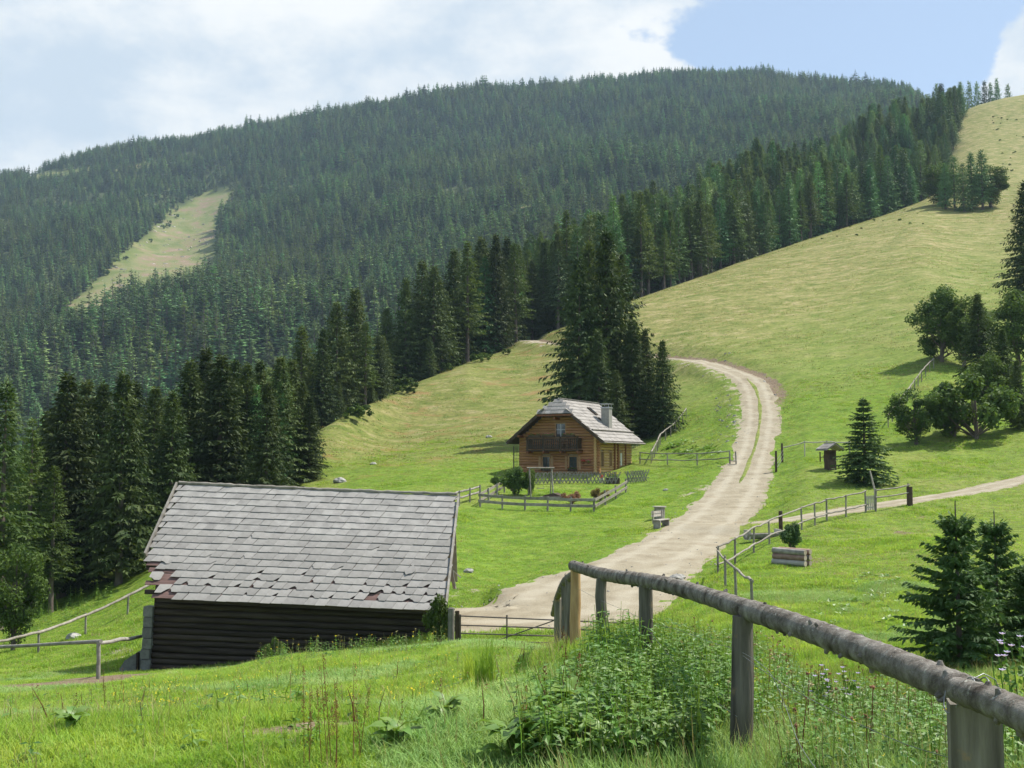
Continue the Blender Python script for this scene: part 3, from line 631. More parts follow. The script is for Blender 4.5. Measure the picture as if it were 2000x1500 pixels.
# dark row behind the barn
rowA = [(92, 78, 800), (128, 72, 726), (165, 82, 738), (198, 76, 742), (238, 70, 722), (262, 86, 742), (300, 80, 752), (335, 74, 760), (368, 84, 700), (398, 90, 676), (428, 82, 690), (455, 92, 700), (480, 86, 706), (505, 94, 700), (520, 80, 742), (545, 92, 694), (568, 98, 700), (590, 96, 742), (604, 93, 770)]
for i, (px, D, top) in enumerate(rowA):
    tree_px(SPR[(i * 3 + i // 3) % 3], px, D, top, f'{ORD[i]} spruce from the left in the dark row behind the barn', 'spruce', 'spruces behind the barn', random.uniform(1.2, 1.6))
for i, (px, D, top) in enumerate([(-62, 60, 700), (8, 62, 738), (62, 68, 812), (108, 66, 905)]):
    tree_px(LAR[i % 2], px, D, top, ['soft green larch cut by the left picture edge', 'tall soft green larch at the left picture edge', 'larch between the left edge and the dark spruces', 'short larch low in front of the dark spruces at left'][i], 'larch', 'larches at the left edge', 1.25)
tree_px(BRD[1], 38, 52, 1062, 'small leafy tree below the larches at the left edge', 'tree', wide=.8)
tree_px(SPR[0], 590, 150, 660, 'soft spruce standing behind the right end of the barn row', 'spruce')
# forest edge above the left meadow
rowB = [(628, 128, 640), (655, 138, 588), (690, 145, 560), (712, 140, 628), (738, 146, 655), (752, 165, 600), (790, 166, 540), (822, 172, 505), (845, 168, 520), (862, 176, 560), (885, 182, 486), (912, 178, 470), (940, 190, 462), (968, 186, 455), (990, 197, 462), (1012, 200, 476), (1040, 204, 505), (1062, 210, 470), (1090, 206, 452)]
for i, (px, D, top) in enumerate(rowB):
    k = SPR[[0, 3, 1, 2, 0, 3, 1][i % 7]] if i % 4 != 3 else LAR[i % 2]
    tree_px(k, px, D, top, f'{ORD[i]} tree from the left along the forest edge above the left meadow', 'tree', 'trees along the left forest edge', random.uniform(1.05, 1.35))
for i, (px, D, top) in enumerate([(660, 132, 745), (724, 142, 740), (838, 163, 655), (905, 172, 690), (935, 176, 700)]):
    tree_px(SPR[2], px, D, top, f'{ORD[i]} low spruce from the left in front of the left forest edge', 'spruce', 'low spruces at the left forest edge', 1.3)
# the clump behind the chalet
for px, D, top, k, w, lb in [(1133, 112, 500, 3, 1.05, 'left spruce of the clump behind the chalet, bare trunk below'), (1152, 118, 470, 1, 1.1, 'tall spruce with its top left of the clump peak behind the chalet'),
                             (1186, 114, 446, 1, 1.12, 'tallest spruce of the clump behind the chalet'), (1212, 120, 492, 3, 1.15, 'spruce on the right of the tallest one behind the chalet'),
                             (1236, 111, 622, 0, 1.35, 'mid height spruce with spreading boughs right of the chalet clump'), (1262, 113, 640, 2, 1.1, 'dense spruce in front on the right of the chalet clump'), (1296, 110, 662, 2, 1.25, 'rightmost pointed spruce of the chalet clump'),
                             (1170, 108, 640, 1, 1.2, 'lower spruce directly behind the chalet roof'), (1205, 105, 720, 2, 1.3, 'short spruce behind the chalet chimney')]:
    tree_px(SPR[k], px, D, top, lb, 'spruce', 'spruces behind the chalet', w)
b = hit(1238, 845); make_tree(BSH[0], b, 1.8, 'low bright bush at the foot of the spruces behind the chalet', 'bush')
# forest edge along the crest of the upper meadow
rowC = []
px = 1108
while px < 1842:
    D = float(np.interp(px, [1000, 1200, 1400, 1600, 1800], [192, 209, 249, 304, 352])) + random.uniform(1, 12)
    base = float(np.interp(px, [1000, 1200, 1400, 1600, 1800], [670, 602, 531, 463, 398])); hpx = random.uniform(17, 23.5) / D * F
    rowC.append((px, D, base - hpx)); px += random.uniform(17, 27) * 250 / D
for i, (px, D, top) in enumerate(rowC):
    tree_px(SPR_M[i % 4] if i % 6 else LAR[1], px, D, top, f'{ORD[i]} tree from the left along the crest of the upper meadow', 'tree', 'trees along the upper meadow crest', random.uniform(1.1, 1.45))
for i, (px, D, top, k) in enumerate([(1862, 304, 318, 0), (1848, 316, 322, 9), (1880, 306, 304, 2), (1898, 298, 318, 3), (1915, 304, 298, 0), (1936, 300, 292, 1), (1953, 304, 326, 9)]):
    kd = BRD[1] if k == 9 else SPR_M[k]
    tree_px(kd, px, D, top, f'{ORD[i]} tree of the lone clump high on the upper meadow', 'tree', 'lone clump on the upper meadow', 1.55)
for i, (px, D, top) in enumerate([(1902, 600, 186), (1916, 640, 158), (1932, 645, 160), (1947, 640, 157), (1959, 650, 162), (1972, 640, 153), (1994, 640, 164)]):
    tree_px(SPR_M[i % 4], px, D, top, f'{ORD[i]} tree from the left on the skyline behind the right hilltop', 'spruce', 'skyline trees on the right hilltop', .8)
# right hand side
def tree_base(kind, px, row, top, label, cat='spruce', wide=1.0):
    g = hit(px, row, 30); h = ae(px, top)[1] * g.y - g.z; return make_tree(kind, g - Vector((0, 0, .1)), h, label, cat, None, wide)
tree_base(SPR[2], 2010, 606, 352, 'big dark spruce cut by the right picture edge', wide=1.25)
tree_base(BRD[0], 1840, 706, 562, 'round leafy tree left of the big group on the right', 'tree', wide=1.15)
tree_base(BRD[1], 1882, 716, 580, 'narrow leafy tree between the round one and the spruce at right', 'tree', wide=1.1)
tree_base(SPR[1], 1915, 765, 570, 'spruce in the middle of the leafy group on the right', wide=1.35)
tree_base(BRD[0], 1990, 716, 570, 'light green leafy tree at the right picture edge', 'tree', wide=1.1)
tree_base(SPR[2], 1962, 790, 640, 'dark short spruce below the light green tree at right', wide=1.4)
tree_base(BRD[0], 1932, 795, 690, 'dark leafy tree low in the middle of the right tree group', 'tree', wide=1.2)
tree_base(SPR[0], 1990, 838, 700, 'short dark spruce at the right edge below the light tree', wide=1.4)
tree_base(BSH[1], 1905, 857, 715, 'large dark shrub at the foot of the right tree group', 'shrub', wide=1.0)
tree_base(BSH[0], 1862, 852, 750, 'dark shrub between the small tree and the large shrub at right', 'shrub', wide=1.15)
tree_base(BRD[1], 1790, 868, 758, 'small round tree with bare foot beside the shrubs', 'tree', wide=1.4)
tree_base(SPN, 1690, 945, 772, 'pointed young spruce beside the little shrine', wide=1.45)
# young spruces close by on the right
tree_px(YNG[0], 1872, 20, 965, 'nearest young spruce with bare leader, right of the fence', 'spruce', 'young spruces beyond the rail', wide=1.05, row=1200)
tree_px(YNG[1], 1948, 21.5, 985, 'young spruce right of the nearest one, thin dry top', 'spruce', 'young spruces beyond the rail', wide=1.0, row=1200)
tree_px(YNG[0], 2010, 20.5, 1080, 'young spruce half cut by the right picture edge', 'spruce', 'young spruces beyond the rail', wide=1.1, row=1200)

# forests as one mass each
def far_protos(n, seed, mats):
    P = []
    for k in range(n):
        (tv, tf), (cv, cf) = conifer(22, 3.5 + .3 * (k % 3), .06 + .05 * (k % 4), 24, 5, 0, seed + k, gap=.06, droop=.22, p_bot=-.15, pw=.66)
        tv = np.array(tv); v = np.concatenate([cv, tv]); f = list(cf) + [tuple(i + len(cv) for i in q) for q in tf]; P.append((v, f, [k % 2 if n == 2 else 0] * len(cf) + [2] * len(tf)))
    return P
def forest():
    rg = np.random.default_rng(11); P = far_protos(4, 70, None)
    for k in range(2):       # larches
        (tv, tf), (cv, cf) = conifer(20, 3.7, .15, 13, 6, 0, 90 + k, gap=.15, droop=.2, p_bot=-.05); tv = np.array(tv)
        P.append((np.concatenate([cv, tv]), list(cf) + [tuple(i + len(cv) for i in q) for q in tf], [1] * len(cf) + [2] * len(tf)))
    for k in range(2):       # birches and rowans
        (tv, tf), (cv, cf) = broadleaf(9, 2.6, .15, 9, 150, 1.3, 95 + k); tv = np.array(tv)
        P.append((np.concatenate([cv, tv]), list(cf) + [tuple(i + len(cv) for i in q) for q in tf], [3] * len(cf) + [2] * len(tf)))
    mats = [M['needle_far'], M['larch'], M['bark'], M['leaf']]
    def points(y0, y1, cell, klo, khi):
        n = int(0.5 * 1.25 * (y1**2 - y0**2) / cell); y = np.sqrt(rg.uniform(y0**2, y1**2, n)); x = y * rg.uniform(-.66, .59, n); z = H(x, y); ki = knot_index(x, y)
        k = forest_mask(x, y, z, ki) & (ki > klo) & (ki < khi); px, py = projv(x, y, z)
        k &= ~(in_strip(px, py, y) & (rg.random(n) < .85))
        k &= ~((fbm(x * .022, y * .022, 2, 21) < -.17) & (rg.random(n) < .6) & (y > 520))
        x, y, z, px, py = x[k], y[k], z[k], px[k], py[k]; n = len(x)
        clump = vnoise(x * .012, y * .012, 3) + rg.normal(0, .18, n)
        v = np.where(clump > .66, rg.integers(4, 6, n), rg.integers(0, 4, n)); v = np.where((clump < .16) & (rg.random(n) < .6), rg.integers(6, 8, n), v)
        size = (0.66 + .55 * vnoise(x * .02, y * .02, 8)) * np.exp(rg.normal(0, .2, n)).clip(.55, 1.4)
        size = np.where((px < 480) & (y > 450) & (px < 470 - (py - 380) * 1.35), size * .72, size)     # younger plantation left of the felled strip
        s = np.stack([size * rg.uniform(1.05, 1.65, n)] * 2 + [size], 1); rot = np.stack([rg.normal(0, .02, n), rg.normal(0, .02, n), rg.uniform(0, 6.28, n)], 1)
        return np.stack([x, y, z - .3], 1), rot, s, v
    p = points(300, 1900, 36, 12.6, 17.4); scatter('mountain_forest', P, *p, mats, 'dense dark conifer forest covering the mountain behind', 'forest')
    print('mountain trees', len(p[0]))
    P2 = []
    for k, kd in enumerate(SPR_M + LAR[1:]):
        cv = np.empty(len(kd.crown.vertices) * 3, np.float32); kd.crown.vertices.foreach_get('co', cv); cv = cv.reshape(-1, 3); cf = [tuple(q.vertices) for q in kd.crown.polygons]
        tv = np.empty(len(kd.trunk.vertices) * 3, np.float32); kd.trunk.vertices.foreach_get('co', tv); tv = tv.reshape(-1, 3); tf = [tuple(i + len(cv) for i in q.vertices) for q in kd.trunk.polygons]
        P2.append((np.concatenate([cv, tv]), cf + tf, [1 if k == 4 else 0] * len(cf) + [2] * len(tf)))
    a, r, s, v = points(128, 640, 24, 10.08, 12.6)
    n = 420; y = rg.uniform(86, 132, n); x = y * rg.uniform(-.60, -.205, n); z = H(x, y); px = projv(x, y, z)[0]; k = px < 585 - np.clip(100 - y, 0, 20) * 3; x, y, z = x[k], y[k], z[k]; n = len(x); sz = rg.uniform(.5, .72, n)
    a = np.concatenate([a, np.stack([x, y, z - .3], 1)]); r = np.concatenate([r, np.stack([x * 0, x * 0, rg.uniform(0, 6.28, n)], 1)]); s = np.concatenate([s, np.stack([sz * 1.5, sz * 1.5, sz * 1.25], 1)]); v = np.concatenate([v, np.where(rg.random(n) < .2, 4, rg.integers(0, 4, n))])
    v = np.where((v > 3) | (rg.random(len(v)) < .12), 4, v); s = s * (np.where(v == 4, .78, .72) * np.where(projv(a[:, 0], a[:, 1], a[:, 2])[0] < 820, .74, 1))[:, None]
    scatter('ridge_forest', P2, a, r, s, v, mats, 'mixed spruce and larch wood on the nearer ridge', 'forest'); print('ridge trees', len(a))
forest()
print('forest', round(time.time() - T0, 1))

# ------------------------------------------------------------------ the air
def build_haze():
    m = bpy.data.materials.new('haze'); m.use_nodes = True; nt = m.node_tree; nt.nodes.clear(); out = nd(nt, 'ShaderNodeOutputMaterial')
    pv = nd(nt, 'ShaderNodeVolumePrincipled'); pv.inputs['Color'].default_value = (0.62, 0.82, 1.0, 1); pv.inputs['Density'].default_value = 0.000125; pv.inputs['Anisotropy'].default_value = 0.0
    nt.links.new(pv.outputs[0], out.inputs['Volume'])
    mb = MB(); lo = float(GZg.min()) - 2; hi = float(GZg.max()) + 60; mb.box((0, 2400, (lo + hi) / 2), (6400, 5400, hi - lo)); o = mb.build('haze', m); tag(o, 'thin pale summer haze in the air', 'haze', kind='stuff')
build_haze()
# ------------------------------------------------------------------ more materials
M['slate'] = basic('grey_roof_slate', (0.215, 0.203, 0.188), (0.325, 0.310, 0.285), 3, 0.75, 0.3, (1, 1, 1), rnd=0.15, c3=(0.36, 0.345, 0.30), spot=0.64, spot_scale=5, hue=0.004)
M['lath'] = basic('brown_roof_boards', (0.075, 0.045, 0.038), (0.20, 0.125, 0.11), 3, 0.9, 0.3, (0.4, 3, 3), rnd=0.1)
M['block'] = basic('old_concrete_block', (0.12, 0.12, 0.11), (0.22, 0.22, 0.205), 6, 0.95, 0.4, rnd=0.15)
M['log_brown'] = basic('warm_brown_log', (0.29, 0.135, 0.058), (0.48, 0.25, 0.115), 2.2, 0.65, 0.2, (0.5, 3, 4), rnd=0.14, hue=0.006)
M['log_sunlit'] = basic('sunlit_log', (0.46, 0.27, 0.115), (0.62, 0.41, 0.20), 2.2, 0.65, 0.2, (3, 0.5, 4), rnd=0.10)  # lighter than the gable logs: sunshine on the side wall put into the colour
M['chink'] = basic('log_joint', (0.30, 0.22, 0.13), (0.42, 0.33, 0.21), 6, 0.9, 0.1, rnd=0)
M['trim_dark'] = basic('dark_stained_trim', (0.045, 0.030, 0.020), (0.10, 0.068, 0.045), 4, 0.7, 0.3, rnd=0.12)
M['trim_red'] = basic('red_brown_trim', (0.17, 0.062, 0.03), (0.28, 0.115, 0.055), 4, 0.6, 0.2, rnd=0.1)
M['trim_tan'] = basic('tan_window_trim', (0.36, 0.20, 0.10), (0.48, 0.30, 0.16), 4, 0.6, 0.2, rnd=0.08)
M['shingle'] = basic('silver_larch_shingle', (0.215, 0.197, 0.178), (0.37, 0.345, 0.315), 3, 0.85, 0.35, (1, 1, 1), rnd=0.17, c3=(0.22, 0.19, 0.165), spot=0.62, spot_scale=3)
M['render_grey'] = basic('chimney_render', (0.25, 0.24, 0.215), (0.34, 0.325, 0.29), 5, 0.9, 0.2, rnd=0)
M['sheet'] = basic('chimney_sheet_metal', (0.35, 0.36, 0.38), (0.48, 0.49, 0.5), 4, 0.4, 0.05, rnd=0, metal=0.7)
M['iron'] = basic('rusty_gate_tube', (0.09, 0.075, 0.068), (0.19, 0.155, 0.135), 8, 0.6, 0.1, rnd=0.05, metal=0.3)
M['wire'] = basic('galvanised_wire', (0.16, 0.17, 0.18), (0.28, 0.29, 0.30), 20, 0.45, 0.0, rnd=0, metal=0.6)
M['white'] = basic('white_paint', (0.70, 0.69, 0.66), (0.80, 0.79, 0.76), 5, 0.5, 0.05, rnd=0)
M['pink'] = foliage('pink_blossom', (0.62, 0.10, 0.20), (0.75, 0.20, 0.32), rnd=.1, scale=6)
M['red'] = foliage('red_blossom', (0.50, 0.03, 0.03), (0.65, 0.06, 0.05), rnd=.1, scale=6)
M['goldbush'] = foliage('olive_yellow_leaves', (0.20, 0.17, 0.045), (0.30, 0.235, 0.07), rnd=.1, transl=.2, scale=4)
M['redbush'] = foliage('reddish_leaves', (0.25, 0.12, 0.07), (0.36, 0.185, 0.105), rnd=.1, transl=.2, scale=4)
M['cutend'] = basic('sawn_log_end', (0.40, 0.32, 0.23), (0.55, 0.46, 0.36), 9, 0.8, 0.2, rnd=0.15)
M['log_red'] = basic('reddish_log', (0.26, 0.15, 0.11), (0.42, 0.30, 0.24), 4, 0.8, 0.4, rnd=0.2)
def rail_material():
    m, nt, b, out = new_mat('bark_rail')
    n = tex_noise(nt, 9, 6, 0.65, (1, 1, 1)); n2 = tex_noise(nt, 38, 5, 0.7); c = ramp(nt, [(0.32, (0.050, 0.040, 0.032)), (0.47, (0.145, 0.128, 0.108)), (0.66, (0.27, 0.25, 0.22))]); nt.links.new(n, c.inputs[0])
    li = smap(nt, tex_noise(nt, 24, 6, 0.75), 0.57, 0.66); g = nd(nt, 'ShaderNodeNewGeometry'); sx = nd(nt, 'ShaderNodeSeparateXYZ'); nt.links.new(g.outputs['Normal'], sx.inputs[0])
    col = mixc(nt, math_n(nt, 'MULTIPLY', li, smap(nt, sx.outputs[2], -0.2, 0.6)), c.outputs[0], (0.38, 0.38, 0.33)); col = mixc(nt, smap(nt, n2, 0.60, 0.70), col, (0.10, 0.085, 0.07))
    nt.links.new(col, b.inputs['Base Color']); b.inputs['Roughness'].default_value = 0.9; b.inputs['Specular IOR Level'].default_value = 0.15
    add_bump(nt, b, math_n(nt, 'ADD', n, math_n(nt, 'MULTIPLY', n2, 0.5)), 0.9, 0.025); return m
M['rail'] = rail_material()
M['post_near'] = basic('weathered_fence_post', (0.060, 0.052, 0.040), (0.235, 0.212, 0.168), 16, 0.85, 0.8, (1, 1, 0.08), rnd=0.12, c3=(0.26, 0.185, 0.105), spot=0.60, spot_scale=4, bdist=0.04)
def glass_material():
    m, nt, b, out = new_mat('window_glass'); b.inputs['Base Color'].default_value = (0.035, 0.045, 0.055, 1); b.inputs['Roughness'].default_value = 0.05; b.inputs['Specular IOR Level'].default_value = 0.9; return m
M['glass'] = glass_material()
M['wood_mid'] = basic('grey_brown_rail', (0.17, 0.150, 0.12), (0.34, 0.31, 0.26), 4, 0.85, 0.3, rnd=0.15, c3=(0.11, 0.09, 0.07), spot=0.64)
random.seed(21); RG = random.Random(5)

# ------------------------------------------------------------------ the old barn
def build_barn():
    EZ, RUN, RISE, LEN = 2.92, 4.4, 3.6, 10.3
    root = empty('barn', (-12.72, 34.85, -7.40), R(-.5), 'old dark timber barn with sagging grey slate roof', 'barn'); root.rotation_euler[1] = R(2.35)
    SL = math.hypot(RUN, RISE); ang = math.atan2(RISE, RUN)
    # walls
    wall = MB().box((5.3, 0.72, EZ / 2 - .3), (9.3, .1, EZ + 1.2)).build('wall', M['wood_dark'], root); tag(wall, 'dark front log wall')
    zz = -0.35; k = 0
    while zz < EZ + .25:
        hgt = RG.uniform(.17, .23); mb = MB(); y0 = .60 + RG.uniform(-.015, .015)
        pts = [(.72 + 9.25 * q / 8, y0 + RG.uniform(-.012, .012), zz + hgt / 2 + RG.uniform(-.008, .008)) for q in range(9)]
        mb.tube(pts, [hgt * .56] * 9, 8, rng=RG, jit=.06); mb.build('log', M['wood_dark'], wall); zz += hgt + .012; k += 1
    gab = MB().prism([(9.9, .75, -.8), (9.9, 8.05, -.8), (9.9, 8.05, EZ + .4), (9.9, 4.4, EZ + RISE - .35), (9.9, .75, EZ + .4)], (-.08, 0, 0)).build('gable_wall', M['wood_dark'], root)
    y = .7
    while y < 8.0:
        w = RG.uniform(.22, .32); top = EZ + RISE * (1 - abs(y + w / 2 - 4.4) / 4.4) - .3
        MB().box((9.94 + RG.uniform(0, .02), y + w / 2, (top - .9) / 2), (.035, w - .02, top + .9), jit=.006).build('board', M['wood_grey'] if y < 1.2 else M['wood_dark'], gab); y += w
    g2 = MB().prism([(.75, .75, -.8), (.75, 8.05, -.8), (.75, 8.05, EZ + .4), (.75, 4.4, EZ + RISE - .35), (.75, .75, EZ + .4)], (.08, 0, 0)).build('gable_wall', M['wood_dark'], root)
    MB().box((5.3, 8.05, EZ / 2 - .3), (9.2, .12, EZ + 1.4)).build('rear_wall', M['wood_dark'], root)
    # block pillar at the left corner, stone footing
    pil = MB().box((.58, .62, .3), (.20, .24, 4.6)).build('corner_pillar', M['block'], root)
    for q in range(8): MB().box((.575 + RG.uniform(-.012, .012), .56, .02 + q * .345), (.30, .42, .33), jit=.012).build('block', M['block'], pil)
    fo = MB().box((5.2, .9, -.65), (9.3, .5, 1.0)).build('footing', M['stone'], root)
    for q in range(15):
        MB().box((.6 + q * .66, .55 + RG.uniform(-.05, .05), -.45 + RG.uniform(-.08, .08)), (.62, .5, .5 + RG.uniform(0, .2)), jit=.07).build('stone', M['stone'], fo)
    for q, (u, w) in enumerate(((10.02, .16), (10.06, .12))):
        MB().box((u, .55 + q * .22, 1.25), (.07, .24, 4.0), jit=.015).build('corner_board', M['wood_grey'], root)
    # roof deck of boards, slates on it
    def rp(u, s, lift=0.0):
        return Vector((u, s * math.cos(ang) - lift * math.sin(ang), EZ + s * math.sin(ang) + lift * math.cos(ang)))
    deck = MB().prism([rp(.9, .12, -.06), rp(LEN - .05, .02, -.06), rp(LEN - .05, SL, -.06), rp(.15, SL, -.06), rp(.15, 1.9, -.06), rp(.55, 1.75, -.06), rp(.5, .9, -.06), rp(.9, .7, -.06)], Vector((0, -math.sin(ang), math.cos(ang))) * .045).build('roof', M['lath'], root); tag(deck, 'grey slate covered front slope of the roof, torn at the lower left corner')
    for s0, s1, u0 in ((.05, .2, .75), (.62, .80, .35), (1.2, 1.4, .28), (1.5, 1.72, .12)):    # bare boards showing at the torn corner
        MB().prism([rp(u0, s0, -.012), rp(u0 + 1.8, s0, -.012), rp(u0 + 1.8, s1, -.012), rp(u0, s1, -.012)], Vector((0, -math.sin(ang), math.cos(ang))) * .02).build('batten', M['lath'], deck)
    NR, CW = 17, .362; EX = SL / NR; HT = EX * 1.42
    def slate_mesh(v):
        rg = random.Random(100 + v); w, t = CW * .985, .014
        ht = HT if v < 5 else EX * 1.03; o = [(-w / 2, 0), (w / 2 - (.03 if v % 2 else .015), -.004 * (v % 3)), (w / 2, .03), (w / 2, ht), (-w / 2, ht)]
        if 5 <= v < 9:   # broken ones: a corner bitten off
            c = rg.uniform(.10, .20); d = rg.uniform(.09, .18)
            o = ([(-w / 2, d), (-w / 2 + c * .5, d * .7), (-w / 2 + c, 0)] + o[1:]) if v % 2 else (o[:1] + [(w / 2 - c, 0), (w / 2 - c * .4, d * .8), (w / 2, d)] + o[3:])
        return MB().prism([(x + y * .36, y, 0.004) for x, y in o], (0, 0, t)).mesh('slate', M['slate'])
    SM = [slate_mesh(v) for v in range(11)]; rest = MB(); cnt = 0
    def skip(r, u):
        if r >= 5: return u + CW / 2 < .10
        return u - CW / 2 < [1.15, .95, 1.3, 1.0, .3][r]
    for r in range(NR):
        for c in range(31):
            u = CW / 2 + (c - 1) * CW + (r * EX * .36) % CW
            if u > LEN + .06 or (skip(r, u)): continue
            hx = min(1.0, (LEN + .05 - (u - CW / 2)) / CW); u = u if hx > .99 else u - CW / 2 * (1 - hx)
            if u - CW / 2 < -.02: hx = (u + CW / 2 + .02) / CW; u = u + CW / 2 * (1 - hx)
            hy = 1.0 if r < NR - 1 else .72
            broken = (r in (1, 2, 3) and RG.random() < (.68 if 4 < u < 9 else .4)) or (r in (4, 5) and RG.random() < .12) or RG.random() < .015
            if r in (1, 2) and RG.random() < .025: continue
            p = rp(u + RG.uniform(-.012, .012), r * EX - .03 + RG.uniform(-.012, .012), .004 + RG.uniform(0, .006)); tilt = ang - R(4.2) + R(RG.uniform(-.6, .6))
            rot = (tilt, RG.uniform(-.008, .008), RG.uniform(-.02, .02) + (RG.uniform(-.035, .035) if r < 4 else 0)); v = RG.randrange(5, 9) if broken else (RG.randrange(9, 11) if r < 4 else RG.randrange(5))
            p = p + Vector((0, -math.sin(ang), math.cos(ang))) * .036
            if r < 10: inst('slate', SM[v], deck, p, rot, (hx, hy, 1)); cnt += 1
            else:
                Mx = Matrix.Translation(p) @ Matrix.Rotation(rot[2], 4, 'Z') @ Matrix.Rotation(rot[1], 4, 'Y') @ Matrix.Rotation(rot[0], 4, 'X')
                rest.add([Mx @ Vector((q.co.x * hx, q.co.y * hy, q.co.z)) for q in SM[v].vertices], [tuple(f.vertices) for f in SM[v].polygons])
    ro = rest.build('slate_field', M['slate_v'], deck); ro['kind'] = 'stuff'
    # loose slates: two slipped at the left, one lying on the roof at the right
    for u, s, rz, v in ((.62, .78, .35, 5), (1.02, .22, .25, 6), (.78, 1.55, .30, 5)): inst('slate', SM[v], deck, rp(u, s, .06), (ang - R(3), 0, rz), (1.15, 1.15, 1))
    so = inst('slate', SM[5], deck, rp(9.15, 1.55, .075)); so.rotation_euler = (Matrix.Rotation(ang - R(4), 3, 'X') @ Matrix.Rotation(.9, 3, 'Z')).to_euler(); so.scale = (1.25, .8, 1)
    MB().prism([(-.02 + .1, 4.4, EZ + RISE), (LEN, 4.4, EZ + RISE), (LEN, 8.8, EZ), (.08, 8.8, EZ)], (0, .02, -.06)).build('rear_roof', M['slate_v'], root)
    cap = MB(); n = 60; pts = [(.0 + (LEN + .08) * q / n, 4.4 + .015 * math.sin(q), EZ + RISE + .075 + RG.uniform(-.012, .02) - .03 * math.sin(math.pi * q / n)) for q in range(n + 1)]
    cap.tube(pts, [.065 * RG.uniform(.8, 1.25) for _ in pts], 6); cap.build('ridge_cap', M['wood_mid'], root)
    for u, mt in ((LEN + .14, 'wood_grey'), (-.055, 'wood_grey')):
        s0 = 0 if u > 5 else 1.95
        MB().beam(rp(u, s0, 0), rp(u, SL, 0), .06, .26, up=(0, -1, 1)).build('verge_board', M[mt], root)
    for s in (.45, 1.55, 5.3): MB().beam(rp(.1 if s > 1 else .4, s, -.16), rp(1.3, s, -.16), .14, .14).build('purlin', M['wood_dark'], root)
    MB().beam(rp(.9, .1, -.13), rp(LEN, .05, -.13), .10, .12).build('purlin', M['wood_dark'], root)
def slate_var():
    m, nt, b, out = new_mat('grey_roof_slate_mixed'); tc = nd(nt, 'ShaderNodeTexCoord'); g = nd(nt, 'ShaderNodeNewGeometry')
    n = tex_noise(nt, 3, 5, .6); c = ramp(nt, [(0.3, (0.215, 0.203, 0.188)), (0.7, (0.325, 0.310, 0.285))]); nt.links.new(n, c.inputs[0]); hs = nd(nt, 'ShaderNodeHueSaturation'); nt.links.new(c.outputs[0], hs.inputs['Color'])
    mr = nd(nt, 'ShaderNodeMapRange'); nt.links.new(g.outputs['Random Per Island'], mr.inputs[0]); mr.inputs[3].default_value = .87; mr.inputs[4].default_value = 1.13; nt.links.new(mr.outputs[0], hs.inputs['Value'])
    nt.links.new(hs.outputs[0], b.inputs['Base Color']); b.inputs['Roughness'].default_value = .7; add_bump(nt, b, n, .25); return m
M['slate_v'] = slate_var()
build_barn()

# ------------------------------------------------------------------ flowers and small leaf balls
def leafball(mb, c, r, n, size, mi, rng, flat=1.0):
    for _ in range(n):
        u = Vector((rng.gauss(0, 1), rng.gauss(0, 1), rng.gauss(0, 1))).normalized(); p = Vector(c) + Vector((u.x * r[0], u.y * r[1], u.z * r[2])) * rng.uniform(.5, 1.0)
        a = Vector((rng.gauss(0, 1), rng.gauss(0, 1), rng.gauss(0, 1))).cross(u).normalized(); b = u.cross(a); s = size * rng.uniform(.7, 1.3)
        mb.poly([p - a * s * .5, p + b * s * .4, p + a * s * .5, p - b * s * .4], mi)
def flower_box(parent_m, c, length, label, blossoms, rz, n=60, yoff=0):
    o = empty('flower_box', parent_m @ Vector(c), rz, label, 'flower box'); MB().box((0, 0, 0), (length, .18, .16)).build('box', M['trim_dark'], o)
    lf = MB(); fl = MB()
    for q in range(int(length / .12)):
        x = -length / 2 + .06 + q * .12; leafball(lf, (x, 0, .14), (.1, .13, .1), 12, .09, 0, RG)
        if RG.random() < .75: leafball(fl, (x, -.06, .19), (.07, .1, .07), 5, .07, 0, RG)
    lf.build('leaves', M['herb'], o); fl.build('blossoms', M[blossoms], o); return o

